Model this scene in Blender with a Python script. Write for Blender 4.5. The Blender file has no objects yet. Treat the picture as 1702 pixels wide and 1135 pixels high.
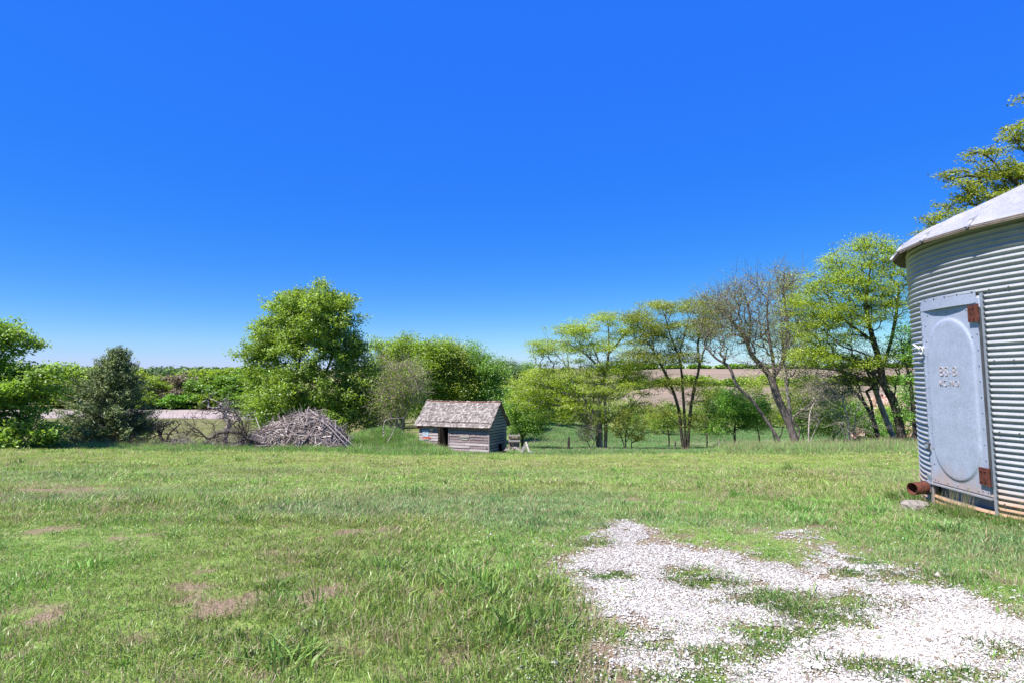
import bpy, math, random
import numpy as np
from mathutils import Vector, Matrix, Euler
R_ = math.radians
rng = np.random.default_rng(11)
random.seed(11)

# ------------------------------------------------------------------ camera, world, sun, exposure
SC = bpy.context.scene
FPX, YH, CX0, CY0, EYE = 1050.0, 626.0, 851.0, 567.5, 1.6
PITCH = math.atan((YH - CY0) / FPX)
cam_d = bpy.data.cameras.new("camera"); cam = bpy.data.objects.new("camera", cam_d)
SC.collection.objects.link(cam); SC.camera = cam
cam.location = (0, 0, EYE); cam.rotation_euler = (math.pi / 2 + PITCH, 0, 0)
cam_d.sensor_width = 36; cam_d.lens = FPX / 1702 * 36; cam_d.clip_start = 0.05; cam_d.clip_end = 6000

SUN_EL, SUN_AZ = R_(56), math.atan2(-0.57, -0.82)          # azimuth as a plane angle from +x
W = bpy.data.worlds.new("World"); SC.world = W; W.use_nodes = True
nt = W.node_tree; nt.nodes.clear()
sky = nt.nodes.new('ShaderNodeTexSky'); sky.sky_type = 'NISHITA'; sky.sun_disc = False
sky.sun_elevation = SUN_EL; sky.sun_rotation = math.pi / 2 - SUN_AZ
sky.altitude = 300; sky.air_density = 1.0; sky.dust_density = 0.25; sky.ozone_density = 4.0
hs = nt.nodes.new('ShaderNodeHueSaturation'); hs.inputs['Saturation'].default_value = 1.35; hs.inputs['Value'].default_value = 1.0
mulc = nt.nodes.new('ShaderNodeMix'); mulc.data_type = 'RGBA'; mulc.blend_type = 'MULTIPLY'
mulc.inputs[0].default_value = 1.0; mulc.inputs[7].default_value = (0.78, 0.98, 1.35, 1)
bgn = nt.nodes.new('ShaderNodeBackground'); bgn.inputs[1].default_value = 0.125
wo = nt.nodes.new('ShaderNodeOutputWorld')
nt.links.new(sky.outputs[0], hs.inputs['Color']); nt.links.new(hs.outputs[0], mulc.inputs[6])
EXPO = 1.1
K0, K1 = 0.125 * 1.274, 0.125 * 2 ** EXPO            # sky as first exposed -> sky with the deep polarised blue of the photograph
ssep = nt.nodes.new('ShaderNodeSeparateColor'); scom = nt.nodes.new('ShaderNodeCombineColor'); nt.links.new(mulc.outputs[2], ssep.inputs[0])
def wm(op, a, b):
    q = nt.nodes.new('ShaderNodeMath'); q.operation = op
    for i_, v_ in enumerate((a, b)):
        if hasattr(v_, 'links'): nt.links.new(v_, q.inputs[i_])
        else: q.inputs[i_].default_value = v_
    return q.outputs[0]
for ch, (off, gain, pw) in enumerate(((0.023, 0.9, 1.6), (0.165, 0.56, 1.8), (0.93, 0.05, 1.0))):
    v = wm('MULTIPLY', wm('ADD', wm('MULTIPLY', wm('POWER', wm('MULTIPLY', ssep.outputs[ch], K0), pw), gain), off), 1 / K1)
    nt.links.new(v, scom.inputs[ch])
nt.links.new(scom.outputs[0], bgn.inputs[0]); nt.links.new(bgn.outputs[0], wo.inputs[0])

sd = bpy.data.lights.new("sun", 'SUN'); sd.energy = 5.0; sd.angle = R_(0.53); sd.color = (1.0, 0.955, 0.88)
sun = bpy.data.objects.new("sun", sd); SC.collection.objects.link(sun)
sv = Vector((math.cos(SUN_AZ) * math.cos(SUN_EL), math.sin(SUN_AZ) * math.cos(SUN_EL), math.sin(SUN_EL)))
sun.rotation_euler = sv.to_track_quat('Z', 'Y').to_euler(); sun.location = (-20, -20, 40)
vs = SC.view_settings; vs.view_transform = 'Standard'; vs.look = 'None'; vs.exposure = EXPO; vs.gamma = 1; vs.use_curve_mapping = False

# ------------------------------------------------------------------ projection helpers
cp, sp = math.cos(PITCH), math.sin(PITCH)
def P(px, py, Y):
    xc = (px - CX0) / FPX; yc = (CY0 - py) / FPX
    dx, dy, dz = xc, cp - yc * sp, sp + yc * cp
    s = Y / dy
    return Vector((dx * s, Y, EYE + dz * s))

# value noise -------------------------------------------------------
_perm = np.random.default_rng(5).random(4096)
def vnoise(x, y, s=1.0, seed=0):
    x = np.asarray(x, float) / s + seed * 17.31; y = np.asarray(y, float) / s + seed * 7.77
    xi = np.floor(x).astype(int); yi = np.floor(y).astype(int); fx = x - xi; fy = y - yi
    fx = fx * fx * (3 - 2 * fx); fy = fy * fy * (3 - 2 * fy)
    h = lambda a, b: _perm[(a * 374761 + b * 668265 + (a * b) % 911) % 4096]
    return (h(xi, yi) * (1 - fx) + h(xi + 1, yi) * fx) * (1 - fy) + (h(xi, yi + 1) * (1 - fx) + h(xi + 1, yi + 1) * fx) * fy
def fbm(x, y, s=1.0, seed=0, o=3):
    v = 0; a = 1; t = 0
    for i in range(o):
        v = v + a * vnoise(x, y, s / 2 ** i, seed + i); t += a; a *= 0.5
    return v / t

# ------------------------------------------------------------------ terrain height
PROF = {  # pixel column : (depth, pixel row of the ground there)
    -300: [(40, 746), (75, 735), (100, 718), (133, 701), (165, 690), (200, 680), (240, 670), (300, 655), (500, 624), (900, 613)],
    100: [(40, 747), (75, 735), (100, 718), (133, 701), (165, 690), (200, 680), (240, 670), (300, 655), (500, 624), (900, 613)],
    300: [(42, 750), (75, 736), (100, 720), (133, 701), (165, 690), (200, 680), (240, 670), (300, 655), (500, 624), (900, 613)],
    500: [(45, 752), (75, 739), (100, 724), (133, 704), (165, 692), (200, 682), (240, 671), (300, 655), (500, 624), (900, 613)],
    690: [(45, 756), (60, 746), (80, 735), (110, 715), (140, 696), (180, 682), (260, 652), (450, 618), (900, 613)],
    820: [(45, 757.5), (60, 748), (80, 735), (110, 712), (140, 695), (180, 680), (260, 650), (450, 616), (900, 612)],
    900: [(46, 756), (56, 750), (70, 744), (84, 728), (105, 705), (130, 694), (155, 686), (200, 668), (300, 633), (450, 612), (900, 611)],
    1000: [(46, 755), (54, 750), (66, 746), (80, 739), (105, 719), (130, 706), (155, 690), (200, 662), (300, 622), (420, 611), (900, 611)],
    1120: [(46, 755), (54, 751), (66, 746), (80, 740), (105, 723), (125, 714), (140, 700), (170, 672), (220, 642), (320, 612), (900, 611)],
    1300: [(42, 753), (50, 746), (62, 742), (80, 735), (105, 722), (125, 712), (140, 700), (170, 670), (220, 642), (320, 612), (900, 611)],
    1500: [(34, 754), (42, 745), (54, 737), (66, 730), (80, 724), (105, 714), (140, 697), (170, 668), (220, 640), (320, 610), (900, 609)],
    2000: [(30, 762), (42, 745), (54, 737), (66, 730), (80, 724), (105, 714), (140, 697), (170, 668), (220, 640), (320, 610), (900, 609)],
}
_cols = np.array(sorted(PROF)); _ys = np.exp(np.linspace(math.log(0.5), math.log(4000), 260))
_tab = []
for c in _cols:
    Y = [0.4, 7.0] + [a for a, b in PROF[c]] + [4000]
    Z = [0.0, -0.01] + [P(851, b, a).z for a, b in PROF[c]] + [P(851, 622, 4000).z]
    z = np.interp(np.log(_ys), np.log(Y), 0 * np.array(Y)) + np.interp(_ys, Y, Z)
    k = np.exp(-0.5 * (np.arange(-6, 7) / 2.2) ** 2); k /= k.sum()
    zz = np.convolve(np.pad(z, 6, mode='edge'), k, mode='valid'); _tab.append(zz)
_tab = np.array(_tab)
MOUND = (P(640, 740, 50).x, 50.0)
def H(x, y):
    x = np.asarray(x, float); y = np.asarray(y, float)
    r = np.hypot(x, y) + 1e-6; th = np.arctan2(x, y); tc = np.clip(th, -0.80, 0.80)
    Y = np.clip(r * np.cos(tc), 0.5, 3900); col = np.clip(CX0 + FPX * np.tan(tc), _cols[0], _cols[-1])
    j = np.clip(np.searchsorted(_cols, col) - 1, 0, len(_cols) - 2); t = (col - _cols[j]) / (_cols[j + 1] - _cols[j]); t = t * t * (3 - 2 * t)
    u = (np.log(Y) - math.log(0.5)) / (math.log(4000) - math.log(0.5)) * 259; i = np.clip(u.astype(int), 0, 258); fu = u - i
    g = lambda jj: _tab[jj, i] * (1 - fu) + _tab[jj, i + 1] * fu
    z = g(j) * (1 - t) + g(j + 1) * t
    far = np.clip(Y / 15, 0.15, 1)
    z = z + (fbm(x, y, 1.7, 3) - 0.5) * 0.16 * far * np.clip(1.6 - Y / 60, 0.25, 1) + (vnoise(x, y, 0.4, 9) - 0.5) * 0.025
    dx = (x - MOUND[0]) / 3.7; dy = (y - MOUND[1]) / 2.6
    z = z + 1.6 * np.exp(-(dx * dx + dy * dy) * 1.15)
    return z
def hz(x, y): return float(H(np.array([x]), np.array([y]))[0])
def G(px, Y):                       # point of the ground under a pixel column at a depth
    x = (px - CX0) / FPX * Y
    for _ in range(3):
        z = hz(x, Y); x = (px - CX0) / FPX * (Y * cp + (z - EYE) * sp)
    return Vector((x, Y, hz(x, Y)))

# ------------------------------------------------------------------ materials
def mat(name, rough=0.8, spec=0.3, metal=0.0):
    m = bpy.data.materials.new(name); m.use_nodes = True; n = m.node_tree
    b = n.nodes['Principled BSDF']; b.inputs['Roughness'].default_value = rough; b.inputs['Metallic'].default_value = metal
    b.inputs['Specular IOR Level'].default_value = spec
    return m, n, b
def nd(n, t, **kw):
    o = n.nodes.new(t)
    for k, v in kw.items(): setattr(o, k, v)
    return o
def ramp(n, src, stops, interp='LINEAR'):
    r = nd(n, 'ShaderNodeValToRGB'); r.color_ramp.interpolation = interp
    e = r.color_ramp.elements
    while len(e) < len(stops): e.new(0.5)
    for i, (p, c) in enumerate(stops):
        e[i].position = p; e[i].color = (c[0], c[1], c[2], 1) if len(c) == 3 else c
    n.links.new(src, r.inputs[0]); return r.outputs[0]
def mixc(n, fac, a, b, mode='MIX'):
    m = nd(n, 'ShaderNodeMix'); m.data_type = 'RGBA'; m.blend_type = mode
    for s, v in ((0, fac), (6, a), (7, b)):
        if hasattr(v, 'is_output') or hasattr(v, 'links'): n.links.new(v, m.inputs[s])
        elif s == 0: m.inputs[0].default_value = v
        else: m.inputs[s].default_value = (v[0], v[1], v[2], 1)
    return m.outputs[2]
def noise(n, scale, detail=4, rough=0.55, coord='Object', stretch=None, dist=0.0):
    t = nd(n, 'ShaderNodeTexCoord'); no = nd(n, 'ShaderNodeTexNoise')
    no.inputs['Scale'].default_value = scale; no.inputs['Detail'].default_value = detail; no.inputs['Roughness'].default_value = rough
    no.inputs['Distortion'].default_value = dist
    src = t.outputs[coord]
    if stretch:
        mp = nd(n, 'ShaderNodeMapping'); mp.inputs['Scale'].default_value = stretch; n.links.new(src, mp.inputs[0]); src = mp.outputs[0]
    n.links.new(src, no.inputs['Vector']); return no.outputs[0]
def mathn(n, op, a, b=0.0, c=None, clamp=False):
    m = nd(n, 'ShaderNodeMath', operation=op); m.use_clamp = clamp
    for s, v in ((0, a), (1, b), (2, c)):
        if v is None: continue
        if hasattr(v, 'links'): n.links.new(v, m.inputs[s])
        else: m.inputs[s].default_value = v
    return m.outputs[0]
def bump(n, b, h, strength=0.3, dist=0.02):
    bp = nd(n, 'ShaderNodeBump'); bp.inputs['Strength'].default_value = strength; bp.inputs['Distance'].default_value = dist
    n.links.new(h, bp.inputs['Height']); n.links.new(bp.outputs[0], b.inputs['Normal'])
def island(n):
    return nd(n, 'ShaderNodeNewGeometry').outputs['Random Per Island']

def leaf_mat(name, c1, c2, c3, trans=0.54, scale=0.5):
    c1, c2, c3 = [tuple(v * (1.0 if trans < .3 else 1.22) for v in c) for c in (c1, c2, c3)]
    m = bpy.data.materials.new(name); m.use_nodes = True; n = m.node_tree; n.nodes.clear()
    isl = island(n); col = ramp(n, isl, [(0.0, c1), (0.55, c2), (1.0, c3)])
    ns = noise(n, scale, 2); f = ramp(n, ns, [(0.35, (0.72, 0.74, 0.7)), (0.65, (1.18, 1.15, 1.1))])
    col = mixc(n, 1.0, col, f, 'MULTIPLY')
    d = nd(n, 'ShaderNodeBsdfDiffuse'); t = nd(n, 'ShaderNodeBsdfTranslucent'); g = nd(n, 'ShaderNodeBsdfGlossy'); g.inputs['Roughness'].default_value = 0.5
    tc = mixc(n, 1.0, col, (1.15, 1.1, 0.55), 'MULTIPLY')
    n.links.new(col, d.inputs[0]); n.links.new(tc, t.inputs[0]); g.inputs[0].default_value = (1, 1, 1, 1)
    a = nd(n, 'ShaderNodeMixShader'); a.inputs[0].default_value = trans; n.links.new(d.outputs[0], a.inputs[1]); n.links.new(t.outputs[0], a.inputs[2])
    b = nd(n, 'ShaderNodeMixShader'); b.inputs[0].default_value = 0.035; n.links.new(a.outputs[0], b.inputs[1]); n.links.new(g.outputs[0], b.inputs[2])
    o = nd(n, 'ShaderNodeOutputMaterial'); n.links.new(b.outputs[0], o.inputs[0]); return m
M = {}
M['maple'] = leaf_mat('maple_leaf', (0.13, 0.21, 0.03), (0.2, 0.31, 0.045), (0.31, 0.43, 0.08))
M['maple_dark'] = leaf_mat('left_maple_leaf', (0.13, 0.22, 0.035), (0.2, 0.33, 0.05), (0.32, 0.46, 0.09))  # own leaf green of the tree at the left edge
M['locust'] = leaf_mat('locust_leaf', (0.15, 0.2, 0.022), (0.24, 0.31, 0.035), (0.34, 0.42, 0.06))
M['locust_bright'] = leaf_mat('bright_locust_leaf', (0.19, 0.27, 0.02), (0.29, 0.4, 0.03), (0.4, 0.52, 0.06))
M['locust_olive'] = leaf_mat('olive_locust_leaf', (0.15, 0.19, 0.025), (0.23, 0.29, 0.04), (0.33, 0.38, 0.06))
M['elm'] = leaf_mat('elm_leaf', (0.12, 0.2, 0.02), (0.2, 0.31, 0.032), (0.31, 0.43, 0.05))
M['deep'] = leaf_mat('deep_green_leaf', (0.085, 0.185, 0.025), (0.145, 0.285, 0.04), (0.24, 0.4, 0.06))
M['sapling'] = leaf_mat('sapling_leaf', (0.1, 0.24, 0.03), (0.16, 0.36, 0.045), (0.26, 0.48, 0.07))
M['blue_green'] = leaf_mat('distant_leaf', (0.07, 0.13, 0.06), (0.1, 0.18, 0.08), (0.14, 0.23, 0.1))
M['bud'] = leaf_mat('purple_bud', (0.17, 0.13, 0.11), (0.24, 0.19, 0.15), (0.26, 0.27, 0.12), 0.2)
M['cedar'] = leaf_mat('cedar_foliage', (0.05, 0.085, 0.03), (0.13, 0.185, 0.06), (0.28, 0.34, 0.11), 0.12, 0.8)

def bark(name, c1, c2, sc=6):
    m, n, b = mat(name, 0.9, 0.15)
    ns = noise(n, sc, 5, 0.6, stretch=(1, 1, 0.25)); n.links.new(ramp(n, ns, [(0.35, c1), (0.65, c2)]), b.inputs['Base Color']); bump(n, b, ns, 0.7, 0.03); return m
M['bark_dark'] = bark('dark_bark', (0.035, 0.028, 0.024), (0.11, 0.09, 0.075))
M['bark_grey'] = bark('grey_bark', (0.13, 0.11, 0.1), (0.34, 0.3, 0.27))
M['bark_pale'] = bark('pale_bark', (0.2, 0.17, 0.15), (0.42, 0.37, 0.33))
M['bark_twig'] = bark('twig_bark', (0.2, 0.15, 0.13), (0.38, 0.3, 0.26))
M['bark_mauve'] = bark('mauve_twig_bark', (0.1, 0.08, 0.075), (0.23, 0.185, 0.18))

def stick_mat(name, c1, c2, c3):
    m, n, b = mat(name, 0.85, 0.2); isl = island(n); ns = noise(n, 9, 3)
    c = ramp(n, isl, [(0, c1), (0.5, c2), (1, c3)]); f = ramp(n, ns, [(0.3, (0.7,) * 3), (0.7, (1.15,) * 3)])
    n.links.new(mixc(n, 1, c, f, 'MULTIPLY'), b.inputs['Base Color']); return m
M['stick'] = stick_mat('weathered_stick', (0.101, 0.074, 0.0639), (0.282, 0.229, 0.208), (0.458, 0.403, 0.376))
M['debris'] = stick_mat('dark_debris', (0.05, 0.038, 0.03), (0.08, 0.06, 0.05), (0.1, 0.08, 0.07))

# weathered boards
def board_mat(name, c1, c2, c3, stretch=(0.6, 6, 14)):
    m, n, b = mat(name, 0.85, 0.2); isl = island(n); ns = noise(n, 3, 6, 0.65, stretch=stretch)
    c = ramp(n, isl, [(0, c1), (0.5, c2), (1, c3)]); f = ramp(n, ns, [(0.28, (0.35,) * 3), (0.5, (0.95,) * 3), (0.75, (1.25,) * 3)])
    n.links.new(mixc(n, 1, c, f, 'MULTIPLY'), b.inputs['Base Color']); bump(n, b, ns, 0.5, 0.01); return m
M['board'] = board_mat('grey_weatherboard', (0.15, 0.115, 0.12), (0.26, 0.21, 0.215), (0.37, 0.32, 0.325))
M['gable'] = board_mat('gable_weatherboard', (0.209, 0.23, 0.189), (0.293, 0.314, 0.258), (0.348, 0.362, 0.314), (6, 0.6, 14))
M['plank'] = board_mat('brown_plank', (0.164, 0.115, 0.082), (0.246, 0.172, 0.123), (0.328, 0.246, 0.18), (8, 8, 1))
M['pale'] = board_mat('pale_board', (0.236, 0.216, 0.197), (0.302, 0.276, 0.249), (0.354, 0.328, 0.295), (1, 4, 10))
M['shingle'] = board_mat('wood_shingle', (0.14, 0.118, 0.105), (0.21, 0.182, 0.168), (0.33, 0.295, 0.28), (5, 1, 1))
def plain(name, c, rough=0.8, metal=0.0, var=0.25, sc=8):
    m, n, b = mat(name, rough, 0.3, metal); ns = noise(n, sc, 5)
    n.links.new(ramp(n, ns, [(0.3, [v * (1 - var) for v in c]), (0.7, [min(1, v * (1 + var)) for v in c])]), b.inputs['Base Color']); bump(n, b, ns, 0.2, 0.01); return m
M['red'] = plain('faded_red_paint', (0.42, 0.07, 0.04)); M['redbrown'] = plain('rusty_ridge', (0.33, 0.12, 0.08), var=0.5, sc=3)
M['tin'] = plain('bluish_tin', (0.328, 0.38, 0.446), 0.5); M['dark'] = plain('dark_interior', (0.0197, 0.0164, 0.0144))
M['concrete'] = plain('broken_concrete', (0.207, 0.182, 0.162), var=0.4, sc=14)

# galvanised steel, with rust low on the wall
def galv(name, base, rusty, rough=0.42, metal=0.55):
    m, n, b = mat(name, rough, 0.4, metal)
    sp1 = noise(n, 70, 3, 0.7); sp2 = noise(n, 6, 4)
    c = ramp(n, sp1, [(0.3, [v * 0.72 for v in base]), (0.7, [v * 1.12 for v in base])])
    c = mixc(n, 1, c, ramp(n, sp2, [(0.3, (0.9,) * 3), (0.7, (1.05,) * 3)]), 'MULTIPLY')
    if rusty:
        t = nd(n, 'ShaderNodeTexCoord'); sx = nd(n, 'ShaderNodeSeparateXYZ'); n.links.new(t.outputs['Object'], sx.inputs[0])
        st = noise(n, 5, 5, 0.7, stretch=(1, 1, 0.35))
        hgt = mathn(n, 'MULTIPLY_ADD', sx.outputs[2], -rusty[1], rusty[0])
        fac = mathn(n, 'MULTIPLY', mathn(n, 'ADD', hgt, mathn(n, 'MULTIPLY_ADD', st, 1.6, -0.8)), 1.0, clamp=True)
        c = mixc(n, fac, c, (0.36, 0.23, 0.145)); n.links.new(mathn(n, 'MULTIPLY_ADD', fac, -metal, metal), b.inputs['Metallic'])
    n.links.new(c, b.inputs['Base Color'])
    n.links.new(mathn(n, 'MULTIPLY_ADD', sp2, 0.15, rough - 0.07), b.inputs['Roughness']); return m
M['galv'] = galv('galvanised_corrugated_steel', (0.34, 0.35, 0.37), (1.45, 3.0), 0.36, 0.12)
M['door'] = galv('galvanised_door_steel', (0.36, 0.4, 0.52), (0.6, 2.4), 0.5, 0.2)
M['roofm'] = galv('galvanised_roof_steel', (0.33, 0.33, 0.36), None, 0.5, 0.2)
M['jamb'] = galv('door_jamb_steel', (0.287, 0.328, 0.394), (0.5, 1.5), 0.5, 0.4)
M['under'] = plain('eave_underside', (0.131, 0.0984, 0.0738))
M['rust'] = plain('rust', (0.085, 0.024, 0.016), 0.85, 0, 0.5, 20)
M['bolt'] = plain('bolt_steel', (0.0984, 0.0984, 0.107), 0.5, 0.4)
M['white'] = plain('white_latch_paint', (0.615, 0.615, 0.599), 0.5, 0, 0.15)

# ------------------------------------------------------------------ mesh helpers
COL = SC.collection
def mesh_np(name, V, F, m=None, smooth=False, parent=None, attrs=None):
    """F: list of (n,k) index arrays"""
    V = np.asarray(V, float); me = bpy.data.meshes.new(name)
    if isinstance(F, np.ndarray): F = [F]
    F = [np.asarray(f, np.int32) for f in F if len(f)]
    me.vertices.add(len(V)); me.vertices.foreach_set('co', V.astype(np.float32).ravel())
    if F:
        tot = np.concatenate([np.full(len(f), f.shape[1], np.int32) for f in F]); st = np.concatenate([[0], np.cumsum(tot)[:-1]]).astype(np.int32)
        idx = np.concatenate([f.ravel() for f in F])
        me.loops.add(len(idx)); me.loops.foreach_set('vertex_index', idx)
        me.polygons.add(len(tot)); me.polygons.foreach_set('loop_start', st)
        me.polygons.foreach_set('use_smooth', np.full(len(tot), smooth, bool))
    if attrs:
        for k, (typ, a) in attrs.items():
            at = me.attributes.new(k, typ, 'POINT'); key = {'FLOAT': 'value', 'INT': 'value', 'FLOAT_VECTOR': 'vector', 'FLOAT_COLOR': 'color'}[typ]
            at.data.foreach_set(key, np.asarray(a).astype(np.int32 if typ == 'INT' else np.float32).ravel())
    me.update(calc_edges=True); me.validate()
    if m: me.materials.append(m)
    o = bpy.data.objects.new(name, me); COL.objects.link(o)
    if parent: o.parent = parent
    return o
def empty(name, loc, label=None, cat=None, group=None, rot=(0, 0, 0)):
    o = bpy.data.objects.new(name, None); COL.objects.link(o); o.location = loc; o.rotation_euler = rot; o.empty_display_size = 0.2
    tag(o, label, cat, group); return o
def tag(o, label=None, cat=None, group=None, kind=None):
    if label: o['label'] = label
    if cat: o['category'] = cat
    if group: o['group'] = group
    if kind: o['kind'] = kind
    return o

class MB:                                   # collects boxes, tubes and quads into one mesh
    def __init__(s): s.V = []; s.F = {}; s.n = 0
    def add(s, V, F):
        V = np.asarray(V, float); F = np.asarray(F, int)
        s.V.append(V); s.F.setdefault(F.shape[1], []).append(F + s.n); s.n += len(V)
    def box(s, c, size, rot=None):
        h = np.array(size) / 2; v = np.array([[x, y, z] for x in (-1, 1) for y in (-1, 1) for z in (-1, 1)]) * h
        if rot is not None: v = v @ np.array(rot).T
        s.add(v + np.array(c), [[0, 1, 3, 2], [4, 6, 7, 5], [0, 4, 5, 1], [2, 3, 7, 6], [0, 2, 6, 4], [1, 5, 7, 3]])
    def boxe(s, c, size, e): s.box(c, size, np.array(Euler(e).to_matrix()))
    def tubes(s, p0, p1, r0, r1, k=5, ext=0.25, caps=False):
        p0 = np.atleast_2d(p0).astype(float); p1 = np.atleast_2d(p1).astype(float); r0 = np.atleast_1d(r0); r1 = np.atleast_1d(r1); n = len(p0)
        if n == 0: return
        t = p1 - p0; L = np.linalg.norm(t, axis=1, keepdims=True) + 1e-9; t = t / L
        p0 = p0 - t * (r0 * ext)[:, None]; p1 = p1 + t * (r1 * ext)[:, None]
        ref = np.where(np.abs(t[:, 2:3]) > 0.85, np.array([[1., 0, 0]]), np.array([[0, 0, 1.]]))
        u = np.cross(t, ref); u /= np.linalg.norm(u, axis=1, keepdims=True); w = np.cross(t, u)
        a = np.linspace(0, 2 * np.pi, k, endpoint=False)
        ring = np.cos(a)[None, :, None] * u[:, None, :] + np.sin(a)[None, :, None] * w[:, None, :]
        A = p0[:, None, :] + ring * r0[:, None, None]; B = p1[:, None, :] + ring * r1[:, None, None]
        V = np.concatenate([A, B], 1).reshape(-1, 3); base = (np.arange(n) * 2 * k)[:, None, None]
        i = np.arange(k); j = (i + 1) % k; f = np.stack([i, j, j + k, i + k], 1)[None]
        s.add(V, (f + base).reshape(-1, 4))
        if caps:
            s.F.setdefault(k, []).append((np.arange(k)[None] + base[:, :, 0]) + s.n - len(V)); s.F[k].append((np.arange(k)[::-1][None] + k + base[:, :, 0]) + s.n - len(V))
    def path(s, pts, rads, k=6, caps=False):
        pts = np.array(pts, float); rads = np.array(rads, float)
        s.tubes(pts[:-1], pts[1:], rads[:-1], rads[1:], k, caps=caps)
    def build(s, name, m, parent=None, smooth=False):
        V = np.concatenate(s.V) if s.V else np.zeros((0, 3)); return mesh_np(name, V, [np.concatenate(f) for f in s.F.values()], m, smooth, parent)

def smooth_path(pts, n=6):
    pts = [np.array(p, float) for p in pts]
    if len(pts) < 3: return np.array([pts[0] + (pts[1] - pts[0]) * t for t in np.linspace(0, 1, n + 1)])
    P_ = [2 * pts[0] - pts[1]] + pts + [2 * pts[-1] - pts[-2]]; out = []
    for i in range(1, len(P_) - 2):
        a, b, c, d = P_[i - 1:i + 3]
        for t in np.linspace(0, 1, n, endpoint=False):
            out.append(0.5 * (2 * b + (c - a) * t + (2 * a - 5 * b + 4 * c - d) * t * t + (3 * b - a - 3 * c + d) * t ** 3))
    out.append(pts[-1]); return np.array(out)

# ------------------------------------------------------------------ trees
def grow(polys, att, bf=0.35):
    """polys: list of (n,3) arrays (first roots the tree, later ones join the nearest node); att: attractors -> nodes, parents"""
    N = [polys[0][0]]; par = [-1]; pl = [0.0]
    for q, poly in enumerate(polys):
        prev = 0
        if q:
            d = [np.linalg.norm(n - poly[0]) for n in N]; prev = int(np.argmin(d))
        for p in poly[1:] if q == 0 else poly[(1 if d[prev] < 0.05 else 0):]:
            N.append(p); par.append(prev); pl.append(pl[prev] + np.linalg.norm(p - N[prev])); prev = len(N) - 1
    N0 = len(N); nodes = np.zeros((N0 + len(att), 3)); nodes[:N0] = N; n = N0; pl = np.concatenate([pl, np.zeros(len(att))]); par = par + [0] * len(att)
    lowz = nodes[0][2]
    D = np.linalg.norm(att[:, None] - nodes[None, :N0], axis=2)
    hh = (nodes[:N0, 2] - lowz); hmax = max(hh.max(), 0.1)
    pen = np.where(hh < 0.22 * hmax, 3.0, 0.0)
    C = D + bf * pl[None, :N0] + pen[None]; best = C.argmin(1); bc = C.min(1); bd = D[np.arange(len(att)), best]
    todo = np.ones(len(att), bool)
    for _ in range(len(att)):
        v = np.where(todo, bc, 1e9); i = int(v.argmin()); todo[i] = False
        nodes[n] = att[i]; par[n] = int(best[i]); pl[n] = pl[best[i]] + bd[i]
        d = np.linalg.norm(att - att[i], axis=1); c = d + bf * pl[n]; u = c < bc
        best[u] = n; bc[u] = c[u]; bd[u] = d[u]; n += 1
    return nodes, np.array(par), N0

def radii(par, R, expo=2.05, tip=0.012):
    n = len(par); w = np.zeros(n); ch = np.zeros(n, int)
    order = list(range(n - 1, 0, -1))
    depth = np.zeros(n, int)
    for i in range(1, n): depth[i] = depth[par[i]] + 1
    for i in range(1, n): ch[par[i]] += 1
    w[ch == 0] = 1.0
    for i in sorted(order, key=lambda k: -depth[k]): w[par[i]] += w[i]
    r = w ** (1 / expo); r = r / r.max() * R; return np.maximum(r, tip), ch

def branch_mesh(mb, nodes, par, r, wob=0.1, rs=None):
    rs = rs or rng
    i = np.arange(1, len(nodes)); p = par[i]; a = nodes[p]; b = nodes[i]
    L = np.linalg.norm(b - a, axis=1)
    r0 = np.minimum(r[p], r[i] * 1.35); r1 = r[i]
    big = r1 > 0.07; lng = (L > 0.45) & ~big
    mb.tubes(a[big], b[big], r0[big], r1[big], 8)
    s = ~big & ~lng; mb.tubes(a[s], b[s], r0[s], r1[s], 4)
    if lng.any():
        A, B, q0, q1, LL = a[lng], b[lng], r0[lng], r1[lng], L[lng]
        m1 = A + (B - A) * 0.35 + rs.normal(size=A.shape) * (LL * wob * 0.8)[:, None]; m2 = A + (B - A) * 0.7 + rs.normal(size=A.shape) * (LL * wob)[:, None]
        ra = q0 + (q1 - q0) * 0.35; rb = q0 + (q1 - q0) * 0.7
        mb.tubes(A, m1, q0, ra, 4); mb.tubes(m1, m2, ra, rb, 4); mb.tubes(m2, B, rb, q1, 4)

def leaves(name, c, size, m, parent, up=0.5, aspect=0.55, rs=None, direction=None):
    rs = rs or rng; n = len(c)
    nrm = rs.normal(size=(n, 3)); nrm[:, 2] = np.abs(nrm[:, 2]) + up; nrm /= np.linalg.norm(nrm, axis=1, keepdims=True)
    t = rs.normal(size=(n, 3)) if direction is None else direction + rs.normal(size=(n, 3)) * 0.35
    t -= nrm * (t * nrm).sum(1, keepdims=True); t /= np.linalg.norm(t, axis=1, keepdims=True)
    w = np.cross(nrm, t); s = (size * rs.uniform(0.6, 1.3, n))[:, None]; k = s * aspect
    v = np.stack([c - t * s * 0.5, c + w * k * 0.5 + t * s * 0.06 - nrm * s * 0.06, c + t * s * 0.5 - nrm * s * 0.12, c - w * k * 0.5 + t * s * 0.06 - nrm * s * 0.06], 1).reshape(-1, 3)
    return mesh_np(name, v, np.arange(4 * n).reshape(-1, 4), m, False, parent)

def crown_points(blobs, base, n_att, n_puff, puff_r, flat, rs):
    w = np.array([b[3] * b[4] * b[5] for b in blobs]) ** .62; w = w / w.sum(); out = []; cs = []
    for i in rs.choice(len(blobs), n_puff, p=w):
        d = rs.normal(size=3); d /= np.linalg.norm(d); d *= rs.random() ** 0.38
        b = blobs[i]; cs.append(np.array(b[:3]) + d * np.array(b[3:6]))
    cs = np.array(cs); k = rs.integers(0, len(cs), n_att)
    q = cs[k] + rs.normal(size=(n_att, 3)) * puff_r * np.array([1, 1, flat]) * 0.6
    return q

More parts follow.
